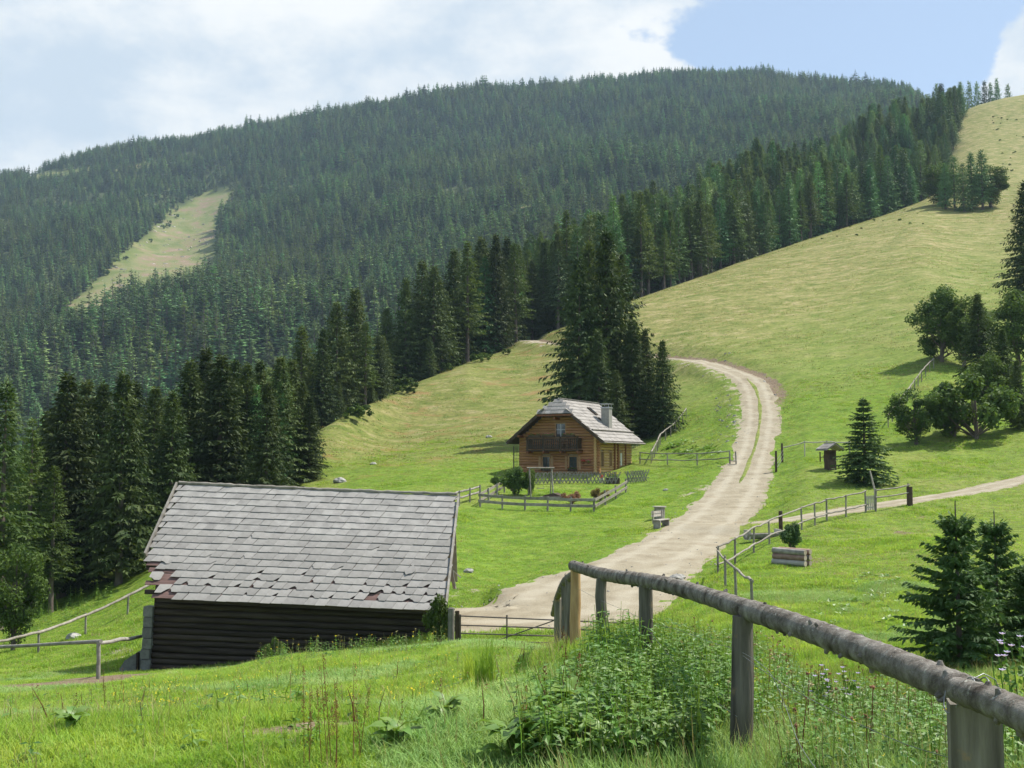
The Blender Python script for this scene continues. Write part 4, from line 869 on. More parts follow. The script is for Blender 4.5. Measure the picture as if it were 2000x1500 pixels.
# ------------------------------------------------------------------ the chalet
def build_chalet():
    YAW = R(27); W, LN, RZ, TS = 7.0, 8.0, 6.4, .81; base = Vector((.903, 91.88, -1.12))
    root = empty('chalet', base, -YAW, 'brown log chalet with half hipped shingle roof and balcony', 'house'); Mw = Matrix.Translation(base) @ Matrix.Rotation(-YAW, 4, 'Z')
    ztop = lambda u: RZ - abs(u - 3.5) * TS - .2
    MB().box((W / 2, LN / 2, -.75), (W + .12, LN + .12, 1.5)).build('foundation', M['render_grey'], root)
    # front wall of logs
    fw = MB().prism([(.1, .14, 0), (W - .1, .14, 0), (W - .1, .14, ztop(W)), (3.5 + 1.5, .14, 5.0), (3.5 - 1.5, .14, 5.0), (.1, .14, ztop(0))], (0, .1, 0)).build('front_wall', M['chink'], root)
    CH = .245; n = int(5.0 / CH)
    openings = [(1.88, 2.72, .3, 1.55), (4.38, 5.28, .3, 1.55), (3.15, 4.2, 3.05, 4.4)]
    for k in range(n):
        z = CH * (k + .5); hw = min(3.5 + .28, (RZ - .3 - z) / TS) if z > 3.1 else 3.5 + .28
        segs = [(3.5 - hw, 3.5 + hw)]
        for (a, b, z0, z1) in openings:
            if z0 - .05 < z < z1 + .05:
                segs = [s for (p, q) in segs for s in (((p, a), (b, q)) if p < a and q > b else ((p, q),))]
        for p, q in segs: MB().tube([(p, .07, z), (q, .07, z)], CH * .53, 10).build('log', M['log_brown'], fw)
    sw = MB().box((W - .14, LN / 2, 1.75), (.1, LN - .1, 3.5)).build('side_wall', M['chink'], root)
    for k in range(14):
        z = CH * (k + 1.0) - .02; segs = [(-.22, LN + .25)]
        for a, b, z0, z1 in ((.75, 1.55, .55, 1.95), (2.7, 3.4, .55, 1.95), (5.15, 6.1, 0, 2.0)):
            if z0 - .05 < z < z1 + .05: segs = [s for (p, q) in segs for s in (((p, a), (b, q)) if p < a and q > b else ((p, q),))]
        for p, q in segs: MB().tube([(W - .07, p, z), (W - .07, q, z)], CH * .53, 10).build('log', M['log_sunlit'], sw)
    MB().box((.1, LN / 2, 1.75), (.2, LN, 3.5)).build('rear_side_wall', M['log_brown'], root); MB().prism([(.1, LN, 0), (W - .1, LN, 0), (W - .1, LN, ztop(W)), (3.5, LN, RZ - .3), (.1, LN, ztop(0))], (0, -.2, 0)).build('back_wall', M['log_brown'], root)
    for v, w in ((3.95, .2), (4.75, .2), (6.6, .16)): MB().box((W + .06, v, 1.6), (.16, w, 3.2)).build('wall_post', M['trim_red'], root)
    # windows and door
    def window(u0, u1, z0, z1, y, cross=True, label=None, pm='trim_tan', sash='white'):
        f = MB(); t = .09
        for c, s in ((((u0 + u1) / 2, y, z1), (u1 - u0 + t, .12, t)), (((u0 + u1) / 2, y, z0), (u1 - u0 + t, .16, t)), ((u0, y, (z0 + z1) / 2), (t, .118, z1 - z0 - t)), ((u1, y, (z0 + z1) / 2), (t, .118, z1 - z0 - t))): f.box(c, s)
        wo = f.build('window', M[pm], root)
        if label: wo['label'] = label
        MB().box(((u0 + u1) / 2, y + .05, (z0 + z1) / 2), (u1 - u0 - .05, .02, z1 - z0 - .05)).build('pane', M['glass'], wo)
        g = MB(); um = (u0 + u1) / 2; zm = z0 + (z1 - z0) * .55
        g.box((um, y + .025, (z0 + z1) / 2), (.05, .03, z1 - z0 - t)); g.box((um - (u1 - u0) / 4 - .004, y + .025, zm), ((u1 - u0) / 2 - .1, .028, .04)); g.box((um + (u1 - u0) / 4 + .004, y + .025, zm), ((u1 - u0) / 2 - .1, .028, .04)); g.build('muntin', M[sash], wo)
        return wo
    window(1.93, 2.67, .4, 1.5, .02, label='left ground floor window', sash='trim_dark'); window(4.43, 5.23, .4, 1.5, .02, label='right ground floor window', sash='trim_dark'); window(3.2, 4.15, 3.1, 4.35, .02, label='attic window above the balcony')
    for u in (1.70, 2.90, 4.2, 5.46): MB().box((u, -.06, .95), (.20, .05, 1.15)).build('shutter', M['trim_tan'], root)
    def side_window(v0, v1, z0, z1):
        f = MB(); t = .09
        for c, s in (((W, (v0 + v1) / 2, z1), (.14, v1 - v0 + t, t)), ((W, (v0 + v1) / 2, z0), (.18, v1 - v0 + t, t)), ((W, v0, (z0 + z1) / 2), (.138, t, z1 - z0 - t)), ((W, v1, (z0 + z1) / 2), (.138, t, z1 - z0 - t)), ((W, (v0 + v1) / 2, (z0 + z1) / 2), (.06, .05, z1 - z0 - t))): f.box(c, s)
        wo = f.build('window', M['trim_tan'], root); MB().box((W - .05, (v0 + v1) / 2, (z0 + z1) / 2), (.02, v1 - v0 - .05, z1 - z0 - .05)).build('pane', M['glass'], wo)
    side_window(.8, 1.5, .6, 1.9); side_window(2.75, 3.35, .6, 1.9)
    d = MB().box((W - .02, 5.62, 1.0), (.08, .9, 1.98)).build('door', M['trim_tan'], root); MB().box((W + .03, 5.62, 1.25), (.03, .34, 1.1)).build('pane', M['white'], d); MB().box((W + .05, 5.3, 1.0), (.05, .04, .14)).build('handle', M['iron'], d)
    pl = MB().prism([(W + .07, 1.7 + x, 2.55 + z) for x, z in ((-.38, 0), (.38, 0), (.34, .16), (.15, .24), (-.15, .24), (-.34, .16))], (.04, 0, 0)).build('plaque', M['wood_pale'], root)
    # roof
    tk = .16; OV = 1.0; hipz = 5.1; hu = (RZ - hipz) / TS; ang = math.atan(TS)
    def slope(side):
        s = 1 if side else -1
        o = [(3.5, .1, RZ), (3.5 + s * hu, -OV, hipz), (3.5 + s * 4.5, -OV, RZ - 4.5 * TS), (3.5 + s * 4.5, LN + OV, RZ - 4.5 * TS), (3.5, LN + OV, RZ)]
        return MB().prism(o if side else o[::-1], (0, 0, -tk)).build('roof', M['trim_dark'], root)
    rr = slope(True); tag(rr, 'right roof slope of silver grey shingles'); rl = slope(False)
    hp = MB().prism([(3.5, .1, RZ - .01), (3.5 - hu, -OV, hipz - .01), (3.5 + hu, -OV, hipz - .01)], (0, .02, -tk)).build('half_hip', M['trim_dark'], root)
    SLn = 4.5 / math.cos(ang); NR, CW = 12, .425; EX = SLn / NR
    def shm(v):
        rg = random.Random(40 + v); w = CW * .97; return MB().prism([(-w / 2, rg.uniform(-.02, .02), 0), (w / 2, rg.uniform(-.02, .02), 0), (w / 2, EX * 1.35, 0), (-w / 2, EX * 1.35, 0)], (0, 0, .028)).mesh('shingle', M['shingle'])
    SH = [shm(v) for v in range(6)]
    for side in (1, 0):
        roof = rr if side else rl; s = 1 if side else -1; fld = MB()
        for r in range(NR):
            du = 4.5 - r * EX * math.cos(ang); z = RZ - du * TS
            vmin = -OV if du > hu else -OV + (hu - du) / hu * (OV + .1)
            c = 0; v = -OV - .05 + (CW / 2 if r % 2 else 0) + CW / 2
            while v < LN + OV - CW * .3:
                if v - CW / 2 > vmin - .16:
                    rotz = math.pi / 2 * s + RG.uniform(-.02, .02); tilt = ang - R(3.6) + RG.uniform(-.01, .01)
                    p = Vector((3.5 + s * (du + .03), v + RG.uniform(-.02, .02), z + .035)); me = SH[RG.randrange(6)]
                    Mx = Matrix.Translation(p) @ Matrix.Rotation(rotz, 4, 'Z') @ Matrix.Rotation(tilt, 4, 'X')
                    if side: inst('shingle', me, roof, p, (tilt, 0, rotz))
                    else: fld.add([Mx @ q.co for q in me.vertices], [tuple(f.vertices) for f in me.polygons])
                v += CW
        if not side: fo = fld.build('shingle_field', M['shingle'], roof); fo['kind'] = 'stuff'
    ha = math.atan2(RZ - hipz, OV + .1); hl = math.hypot(RZ - hipz, OV + .1)
    for r in range(4):
        hw = hu * (1 - r / 4) + .05; k = max(1, round(2 * hw / CW)); z = hipz + (RZ - hipz) * r / 4
        for q in range(k): inst('shingle', SH[q % 6], hp, (3.5 - hw + (q + .5) * 2 * hw / k, -OV - .03 + (OV + .1) * r / 4, z + .035), (ha - .05, 0, 0), (2 * hw / k / CW, .8 if r < 3 else .62, 1))
    MB().tube([(3.5, .05, RZ + .04), (3.5, LN + OV + .05, RZ + .04)], .06, 6).build('ridge_cap', M['wood_grey'], root)
    for s in (1, -1):
        MB().beam((3.5 + s * hu, -OV - .04, hipz - .12), (3.5 + s * 4.5, -OV - .04, RZ - 4.5 * TS - .12), .05, .24, up=(0, 0, 1)).build('verge_board', M['trim_dark'], root)
        MB().tube([(3.5 + s * 4.58, -OV, RZ - 4.58 * TS - .03), (3.5 + s * 4.58, LN + OV, RZ - 4.58 * TS - .03)], .07, 8).build('gutter', M['wood_grey'], root)
        for zz in (2.9,): MB().box((3.5 + s * 3.45, -.45, zz + .35), (.18, 1.0, .2)).build('purlin', M['trim_red'], root)
    MB().beam((3.5 - hu, -OV - .03, hipz - .1), (3.5 + hu, -OV - .03, hipz - .1), .05, .15).build('hip_board', M['trim_red'], root)
    MB().box((3.5, -.4, hipz - .35), (.2, 1.1, .2)).build('purlin', M['trim_red'], root)
    def on_roof(du, v, lift): return Vector((3.5 + du + lift * math.sin(ang), v, RZ - du * TS + lift * math.cos(ang)))
    MB().tube([on_roof(3.4, -.9, .13), on_roof(3.4, LN + .9, .13)], .06, 7).build('snow_guard', M['wood_grey'], root)
    ch = MB().box((6.2, 4.3, 4.75), (.74, .74, 2.0)).build('chimney', M['render_grey'], root); MB().box((6.2, 4.3, 5.80), (.84, .84, .1)).build('collar', M['sheet'], ch)
    cp = MB().box((6.2, 4.3, 6.14), (.95, .95, .04))
    for a in (-1, 1):
        for b in (-1, 1): cp.box((6.2 + a * .32, 4.3 + b * .32, 5.98), (.04, .04, .3))
    cp.build('cap', M['sheet'], ch); MB().box((6.2, 4.3, 5.9), (.4, .4, .1)).build('flue', M['iron'], ch)
    for du, v, sx in ((1.15, 4.6, .8), (2.1, 4.1, .35)):
        sk = MB(); p = [on_roof(du + a * sx * .5, v + b * sx * .38, .10) for a, b in ((-1, -1), (1, -1), (1, 1), (-1, 1))]; nrm = Vector((math.sin(ang), 0, math.cos(ang)))
        sk.prism(p, nrm * .07); so = sk.build('skylight', M['trim_dark'], root); p = [on_roof(du + a * sx * .4, v + b * sx * .3, .175) for a, b in ((-1, -1), (1, -1), (1, 1), (-1, 1))]; MB().prism(p, nrm * .01).build('pane', M['glass'], so)
    # balcony
    bal = MB().box((3.3, -.5, 2.0), (4.9, 1.0, .12)).build('balcony', M['trim_dark'], root)
    for u in (.95, 2.5, 4.1, 5.65): MB().box((u, -.5, 1.85), (.16, 1.1, .18)).build('joist', M['trim_red'], bal); MB().box((u, -.98, 2.62), (.12, .12, 1.12)).build('post', M['trim_dark'], bal)
    for z in (2.2, 2.98, 3.14): MB().box((3.3, -.99, z), (4.95, .06, .1)).build('rail', M['trim_dark'], bal)
    for q in range(27):
        u = .98 + q * .178
        MB().prism([(u + x, -1.05, 2.12 + z) for x, z in ((-.055, 0), (.055, 0), (.07, .3), (.04, .5), (.06, .85), (-.06, .85), (-.04, .5), (-.07, .3))], (0, .025, 0)).build('baluster', M['wood_dark'] if q % 3 else M['trim_dark'], bal)
    for u in (.95, 5.65):
        for q in range(5): MB().box((u, -.85 + q * .18, 2.6), (.025, .11, .9)).build('baluster', M['trim_dark'], bal)
    for q, u in enumerate((1.7, 3.0, 4.9)): flower_box(Mw, (u, -1.12, 3.22), 1.15, f'{["left", "middle", "right"][q]} flower box on the chalet balcony rail', 'pink' if q else 'red', -YAW)
    sh = MB().box((6.1, -.12, .78), (.95, .22, .05)).build('shelf', M['trim_tan'], root)
    for q, (u, bl) in enumerate(((5.82, 'red'), (6.3, 'pink'))):
        o = empty('potted_flower', Mw @ Vector((u, -.14, .806)), 0, ['dark red potted flower on the chalet wall shelf', 'pink potted flower on the chalet wall shelf'][q], 'potted flower')
        MB().tube([(0, 0, 0), (0, 0, .16)], [.07, .1], 10).build('pot', M['trim_red'], o); lf = MB(); leafball(lf, (0, 0, .26), (.2, .17, .14), 50, .09, 0, RG); lf.build('leaves', M['herb'], o); lf = MB(); leafball(lf, (0, -.03, .32), (.24, .18, .16), 60, .08, 0, RG); lf.build('blossoms', M[bl], o)
    for q, u in enumerate((2.3, 4.83)): flower_box(Mw, (u, -.16, .36), .8, f'{["left", "right"][q]} window box below the ground floor chalet window', 'red', -YAW)
    t = empty('trellis', Mw @ Vector((-1.0, .3, 0)), -YAW, 'dark lattice trellis at the left corner of the chalet', 'trellis')
    for x in (0, .85): MB().box((x, 0, 1.1), (.07, .07, 2.6)).build('post', M['iron'], t)
    for z in np.arange(.2, 2.4, .28): MB().box((.425, 0, float(z)), (.84, .02, .025)).build('bar', M['iron'], t)
    for x in np.arange(.14, .8, .14): MB().box((float(x), -.03, 1.2), (.02, .02, 2.3)).build('bar', M['iron'], t)
    return Mw
MWC = build_chalet()

# ------------------------------------------------------------------ fences
def rail_fence(name, label, bases, height, rails, pr, rr, mat='wood_grey', rail_mat=None, sag=.03, flat=False, cat='fence', group=None, over=.05, sides=7, skip=()):
    c = bases[0]; root = empty(name, c, 0, label, cat, group); P = [Vector(b) - Vector(c) for b in bases]; me = {}
    for i, p in enumerate(P):
        hh = height * RG.uniform(.95, 1.06); lean = Vector((RG.uniform(-.04, .04), RG.uniform(-.04, .04), 0))
        MB().tube([p - Vector((0, 0, .5)), p + lean * .4 + Vector((0, 0, hh * .5)), p + lean + Vector((0, 0, hh + over))], [pr, pr * RG.uniform(.9, 1.1), pr * .92], sides, rng=RG, jit=.08).build('post', M[mat], root)
    for i in range(len(P) - 1):
        if i in skip: continue
        for rh in rails:
            a = P[i] + Vector((0, 0, height * rh)); b = P[i + 1] + Vector((0, 0, height * rh)); d = (b - a).normalized(); off = Vector((d.y, -d.x, 0)) * (pr + rr * .5) * (0 if rh > .97 else 1); a = a - d * .08 + off; b = b + d * .08 + off
            if flat: MB().beam(a, b, .035, rr * 2.2, jit=.008).build('rail', M[rail_mat or mat], root); continue
            n = 5; pts = [a + (b - a) * q / n + Vector((0, 0, RG.uniform(-sag, sag) - sag * math.sin(math.pi * q / n))) for q in range(n + 1)]
            MB().tube(pts, [rr * RG.uniform(.85, 1.12) for _ in pts], sides, rng=RG, jit=.06).build('rail', M[rail_mat or mat], root)
    return root
def line_hits(pix, n=None, d0=20):
    """ground points along a pixel polyline, one per given pixel"""
    return [hit(px, py, d0) for px, py in pix]
def spread(a, b, n): return [a + (b - a) * q / (n - 1) for q in range(n)]
def onground(pts): return [Vector((p.x, p.y, h1(p.x, p.y))) for p in pts]
def spaced(pix, step, d0=20):
    P = [hit(px, py, d0) for px, py in pix]; L = resample(np.array([[p.x, p.y, 0] for p in P]), .1); k = max(1, int(step / .1))
    Q = [Vector((q[0], q[1], h1(q[0], q[1]))) for q in L[::k]]; return Q
# garden fence of two rails
A, B_, C_ = hit(938, 990), hit(1160, 1000), hit(1222, 962)
rail_fence('garden_fence', 'low two rail fence round the chalet garden', onground(spread(hit(985, 962), A, 4)[:-1] + spread(A, B_, 6)[:-1] + spread(B_, C_, 4)), .95, (.42, .85), .07, .085, flat=True, rail_mat='wood_mid', sides=6)
rail_fence('meadow_fence', 'grey two rail fence running left from the garden to behind the barn', onground(spread(hit(938, 975), hit(850, 1000), 5)), .95, (.55, .97), .055, .075)
# criss cross picket fence in front of the chalet
def picket(name, label, a, b, hgt=.95, step=.30):
    root = empty(name, a, 0, label, 'fence'); d = b - a; L = Vector((d.x, d.y, 0)).length; dz = d.z; ux = Vector((d.x, d.y, 0)).normalized(); nx = Vector((ux.y, -ux.x, 0)); n = int(L / step)
    def g(s): p = a + ux * s; return Vector((p.x - a.x, p.y - a.y, h1(p.x, p.y) - a.z))
    for q in range(n + 1):
        s = q * step
        for sg in (1, -1):
            s2 = s + sg * .42
            if not -.2 < s2 < L + .2: continue
            MB().beam(g(s) + nx * (.025 * sg) + Vector((0, 0, .05)), g(s2) + nx * (.025 * sg) + Vector((0, 0, hgt)), .085, .035, up=nx).build('slat', M['wood_mid'], root)
    for hz in (.3, .72): MB().beam(g(0) + Vector((0, 0, hz)), g(L) + Vector((0, 0, hz)), .05, .05).build('rail', M['wood_grey'], root)
    for s in np.arange(0, L + .1, 2.2): p = g(min(float(s), L)); MB().box(p + Vector((0, 0, .4)), (.09, .09, 1.1)).build('post', M['wood_grey'], root)
picket('picket_fence', 'long criss cross picket fence below the chalet front', hit(1040, 946), hit(1212, 945))
picket('picket_fence', 'short criss cross picket fence right of the garden corner', hit(1226, 944), hit(1268, 940), step=.22)
# meadow fences
rail_fence('hillside_fence', 'single rail fence climbing the slope right of the chalet', spaced([(1272, 905), (1290, 868), (1318, 845), (1342, 815)], 1.7), 1.05, (1.0,), .05, .065, mat='wood_mid', sides=6)
rail_fence('yard_fence', 'thin straight rail fence beyond the lawn right of the chalet', onground(spread(hit(1250, 906), hit(1425, 905), 4)), 1.0, (1.0, .45), .05, .045, mat='wood_grey', skip=())
r_ = rail_fence('gate_stop', 'pair of low posts with a cross tie beside the track', onground([hit(1426, 907), hit(1438, 908)]), .95, (.35,), .06, .04)
rail_fence('track_fence', 'thin rail fence from the track gatepost to the shrine', onground(spread(hit(1529, 902), hit(1660, 892), 4)), 1.15, (.98,), .045, .045, mat='wood_pale')
gp = [hit(1516, 922), hit(1528, 903)]
rail_fence('wire_gate', 'dark gateposts with slack wires at the right edge of the track', gp, 1.5, (.25, .45, .65), .085, .012, mat='trim_dark', rail_mat='wire')
rail_fence('grove_fence', 'pale rail fence climbing behind the small tree on the right', spaced([(1735, 835), (1760, 800), (1800, 745), (1830, 715)], 2.2), 1.1, (1.0,), .05, .06, mat='wood_mid', sides=6)
rail_fence('roadside_fence', 'long two rail fence along the side path', onground([hit(1402, 1122), hit(1436, 1104), hit(1472, 1080), hit(1503, 1063), hit(1566, 1035), hit(1592, 1026), hit(1615, 1018), hit(1652, 1010), hit(1691, 1000)]), 1.15, (.38, 1.0), .05, .042, mat='wood_mid')
rail_fence('path_gate_fence', 'two rail end piece of the side path fence with a thick dark post', onground([hit(1710, 999), hit(1774, 988)]), 1.25, (.62, .95), .06, .04, mat='wood_mid')
p = hit(1777, 988); MB_ = MB().tube([p - Vector((0, 0, .4)), p + Vector((0, 0, 1.1))], .17, 9); tag(MB_.build('gatepost', M['trim_dark']), 'thick dark gatepost where the side path passes the fence', 'post')
g0, g1 = hit(1693, 1000), hit(1711, 999); gt = empty('wicket_gate', g0, 0, 'small slatted wicket gate in the side path fence', 'gate'); dv = g1 - g0
for q in range(6): MB().box(dv * (q / 5) + Vector((0, 0, .5)), (.06, .04, .8)).build('slat', M['wood_pale'], gt)
for z in (.25, .78): MB().beam(Vector((0, 0, z)), dv + Vector((0, 0, z)), .03, .08).build('rail', M['wood_pale'], gt)
p = hit(1711, 985); tag(MB().tube([p - Vector((0, 0, .3)), p + Vector((-.05, 0, .8)), p + Vector((-.28, .1, 2.0))], [.06, .055, .04], 6).build('leaning_pole', M['wood_pale']), 'pale pole leaning above the wicket gate', 'pole')
rail_fence('pasture_fence', 'single sloping rail running down from the fence corner towards the near fence', onground([hit(1402, 1122), hit(1417, 1148), hit(1438, 1174), hit(1470, 1205)]), 1.0, (.98,), .045, .042, mat='wood_mid')
# left pasture
rail_fence('lower_fence', 'long single rail fence on the slope left of the barn', onground([hit(-60, 1318), hit(-5, 1300), hit(75, 1277), hit(167, 1240), hit(249, 1200), hit(312, 1165)]), 1.0, (1.0,), .055, .07, mat='wood_grey', rail_mat='wood_mid')
rail_fence('barn_fence', 'single rail fence from the left edge to the barn corner', onground([hit(-110, 1325), hit(192, 1326), hit(285, 1300)]), 1.05, (1.0,), .065, .06, mat='wood_grey')
# dark trough beside the barn
p = hit(262, 1332, 20); tr = empty('stone_trough', Vector((-12.55, 35.5, h1(-12.55, 35.5))), R(-2), 'dark stone trough at the left corner of the barn', 'trough')
MB().prism([(-.5, 0, -.4), (.3, 0, -.4), (.3, 0, .72), (.1, 0, .66), (-.35, 0, .36), (-.5, 0, .1)], (0, .9, 0)).build('basin', M['block'], tr); MB().box((.12, -.06, .3), (.08, .08, .7)).build('spout_post', M['wood_dark'], tr)
# metal field gate
gt = empty('field_gate', at(895, 1262, 33), 0, 'rusty tubular metal field gate between barn and bank', 'gate'); g0 = gt.location.copy()
def gq(px, row): return at(px, row, 33 - (px - 895) * .004) - g0
for r0, r1 in ((1203, 1218), (1221, 1232), (1237, 1247), (1251, 1260)): MB().tube([gq(899, r0), gq(1240, r1)], .022, 7).build('bar', M['iron'], gt)
for px, t_, b_ in ((899, 1200, 1256), (990, 1201, 1262), (1100, 1207, 1266), (1238, 1214, 1270)): MB().tube([gq(px, t_), gq(px, b_)], .025, 7).build('upright', M['iron'], gt)
MB().tube([gq(968, 1252), gq(1085, 1211)], .02, 6).build('brace', M['iron'], gt); MB().tube([gq(1130, 1228), gq(1236, 1258)], .02, 6).build('brace', M['iron'], gt)
p = at(893, 1262, 33.0); tag(MB().tube([p - Vector((0, 0, .5)), p + Vector((0, 0, 1.08))], [.075, .065], 8).build('gatepost', M['trim_dark']), 'dark gatepost holding the metal field gate beside the barn', 'post')
p = at(880, 1265, 33.2); tag(MB().tube([p - Vector((0, 0, .5)), p + Vector((0.02, 0, 1.22))], [.11, .10], 8).build('gatepost', M['wood_grey']), 'thick grey gatepost against the right end of the barn', 'post')
# boards leaning behind the barn corner
for q, (r0, r1, x0, x1, lb) in enumerate(((1150, 1105, 888, 880, 'grey board leaning on the far end of the barn'), (1128, 1112, 900, 882, 'pale stick poking out behind the barn'))):
    tag(MB().beam(at(x0, r0, 43), at(x1, r1, 42.8), .16 if q == 0 else .04, .04).build('loose_board', M['wood_pale']), lb, 'board')

# foreground log fence
def near_fence():
    posts = [(1124, 1112, 13.0, .064, 'wood_fresh', 'fresh peeled orange post'), (1174, 1130, 11.2, .060, 'post_near', None), (1262, 1143, 9.4, .063, 'post_near', None), (1453, 1204, 6.5, .068, 'post_near', None)]
    low = [(1112, 1130, 14.2), (1104, 1142, 15.6), (1089, 1170, 18.5)]
    o0 = ground_at(1124, 13.0, 1250); root = empty('log_fence', o0, 0, 'near log rail fence on rough posts with slack wire', 'fence')
    for px, top, D, r, mt, lb in posts:
        t = at(px, top, D) - o0; b = Vector((t.x - (.06 if px == 1453 else .015), t.y, h1(t.x + o0.x, t.y + o0.y) - o0.z - .5)); n = 7
        pts = [b + (t - b) * q / n + Vector((RG.uniform(-.006, .006), RG.uniform(-.006, .006), 0)) for q in range(n + 1)]
        po = MB().tube(pts, [r * (1.1 - .16 * q / n) * RG.uniform(.97, 1.04) for q in range(n + 1)], 12, rng=RG, jit=.03).build('post', M[mt], root)
        if lb: po['label'] = lb
    for px, top, D in low:
        t = at(px, top, D) - o0; b = Vector((t.x, t.y, h1(t.x + o0.x, t.y + o0.y) - o0.z - .5)); MB().tube([b, (b + t) / 2, t], [.068, .064, .06], 10, rng=RG, jit=.04).build('post', M['post_near'], root)
    tb = at(1902, 1372, 3.75) - o0; rot = Matrix.Rotation(R(-18), 3, 'Z')
    MB().box((tb.x, tb.y, tb.z - .75), (.165, .12, 1.5), rot, jit=.006).build('post', M['post_near'], root); MB().box((tb.x + .06, tb.y + .10, tb.z - .72), (.14, .10, 1.45), rot, jit=.006).build('post', M['post_near'], root)
    def log(ctrl, n, ns, knots):
        pts = [Vector(q[:3]) for q in catmull([tuple(at(a, b, d) - o0) + (r,) for a, b, d, r in ctrl], n)]; rad = [q[3] for q in catmull([tuple(at(a, b, d) - o0) + (r,) for a, b, d, r in ctrl], n)]
        mb = MB(); rr = [r * RG.uniform(.95, 1.05) for r in rad]; mb.tube(pts, rr, ns, rng=RG, jit=.035)
        for k in range(knots):
            i = RG.randrange(2, len(pts) - 3); d = (pts[i + 1] - pts[i - 1]).normalized(); a = RG.uniform(0, 6.28); x = d.cross(Vector((0, 0, 1))).normalized(); u = (x * math.cos(a) + d.cross(x) * math.sin(a)); p = pts[i]
            mb.tube([p + u * rr[i] * .75, p + u * (rr[i] + RG.uniform(.008, .026))], [RG.uniform(.014, .024), .008], 6)
        return mb.build('rail', M['rail'], root)
    log([(1120, 1105, 13.1, .066), (1180, 1122, 11.2, .066), (1262, 1134, 9.4, .066), (1340, 1152, 8.2, .065), (1452, 1188, 6.6, .064), (1580, 1230, 5.6, .064), (1720, 1283, 4.75, .063), (1840, 1332, 4.1, .061), (1902, 1356, 3.85, .057)], 22, 20, 46)
    log([(1872, 1348, 3.72, .045), (1930, 1368, 3.5, .05), (2010, 1402, 3.2, .055), (2140, 1462, 2.8, .06)], 8, 14, 12)
    log([(1123, 1122, 13.1, .06), (1104, 1136, 15.4, .06), (1089, 1166, 18.5, .055), (1080, 1200, 21.0, .05)], 8, 10, 10)
    def wire(ctrl, r=.0016): MB().tube([Vector(q) for q in catmull([tuple(at(a, b, d) - o0) for a, b, d in ctrl], 10)], r, 5).build('wire', M['wire'], root)
    wire([(1270, 1215, 9.4), (1330, 1232, 8.3), (1392, 1255, 7.4), (1445, 1272, 6.5), (1500, 1310, 6.0), (1530, 1370, 5.3), (1560, 1450, 4.6), (1600, 1510, 4.0)])
    wire([(1445, 1276, 6.5), (1520, 1330, 5.8), (1640, 1395, 5.0), (1760, 1450, 4.3), (1890, 1490, 3.7)])
    wire([(1130, 1150, 13), (1172, 1172, 11.2), (1215, 1190, 10.2), (1262, 1212, 9.4)]); wire([(1262, 1225, 9.3), (1350, 1330, 7.8), (1440, 1400, 6.4)])
    c = at(1888, 1358, 3.76) - o0                          # wire lashing where the two rails meet
    lash = MB()
    for q in range(3): lash.tube([c + Vector((-.05 + q * .05, .0, 0)) + Vector((math.cos(a) * .02, math.sin(a) * .059, math.cos(a) * .061)) for a in np.linspace(0, 6.28, 17)], .0025, 5)
    lash.tube([c + Vector((-.02, -.06, .06)), c + Vector((.04, -.05, .085)), c + Vector((.09, -.03, .06)), c + Vector((.11, -.03, .0))], .002, 5); lash.build('wire_lashing', M['wire'], root)
near_fence()
# ------------------------------------------------------------------ garden and yard things
def shrub(kind, px, row, h, label, mat=None, wide=1.0, cat='bush', tall=None):
    o = make_tree(kind, hit(px, row, 20), h, label, cat, wide=wide)
    if mat:
        c = [q for q in o.children if 'crown' in q.name][0]; me = c.data.copy(); me.materials.clear(); me.materials.append(M[mat]); c.data = me
    return o
shrub(BSH[0], 1005, 968, 2.2, 'big round green bush at the left end of the chalet garden', wide=1.05); shrub(BSH[0], 1034, 967, 2.0, 'upright green bush beside the swing frame', wide=.62)
shrub(BSH[1], 1118, 985, 1.0, 'low reddish bush in the chalet garden', 'redbush', 1.15); shrub(BSH[1], 1172, 978, 1.0, 'low olive yellow bush in the chalet garden corner', 'goldbush', 1.15)
shrub(BSH[0], 968, 950, .9, 'small dark bush left of the garden fence', wide=.9)
shrub(BSH[0], 1545, 1074, 1.3, 'small dark round bush behind the roadside fence', 'young', .9)
o = empty('swing_frame', hit(1056, 968), R(12), 'pale wooden swing frame in the chalet garden', 'swing'); 
for x in (-.85, .85):
    for s in (-.45, .45): MB().tube([(x, s, -.1), (x, 0, 2.05)], .05, 7).build('leg', M['wood_mid'], o)
MB().tube([(-1.05, 0, 2.05), (1.05, 0, 2.05)], .055, 8).build('beam', M['wood_mid'], o)
for x in (-.2, .2): MB().tube([(x, 0, 2.0), (x, .05, .55)], .012, 5).build('rope', M['wood_grey'], o)
MB().box((0, .05, .53), (.5, .2, .04)).build('seat', M['wood_grey'], o)
o = empty('sandpit', hit(1082, 974), R(-20), 'low dark covered sandpit beside the reddish bush', 'sandpit'); MB().prism([(-.8, -.6, 0), (.8, -.6, 0), (.7, -.5, .22), (.1, -.45, .42), (-.65, -.5, .25)], (0, 1.1, 0)).build('cover', M['trim_dark'], o); MB().box((0, 0, .08), (1.75, 1.4, .16)).build('frame', M['wood_grey'], o)
o = empty('planter', hit(1196, 946), R(-10), 'dark planter with yellow flowers at the right end of the picket fence', 'planter'); MB().box((0, .5, .25), (1.1, .4, .5)).build('box', M['trim_dark'], o); lf = MB(); leafball(lf, (0, .5, .68), (.55, .28, .22), 160, .1, 0, RG); lf.build('leaves', M['herb'], o); lf = MB(); leafball(lf, (0, .45, .80), (.52, .28, .2), 110, .08, 0, RG); lf.build('blossoms', M['yellow'], o)
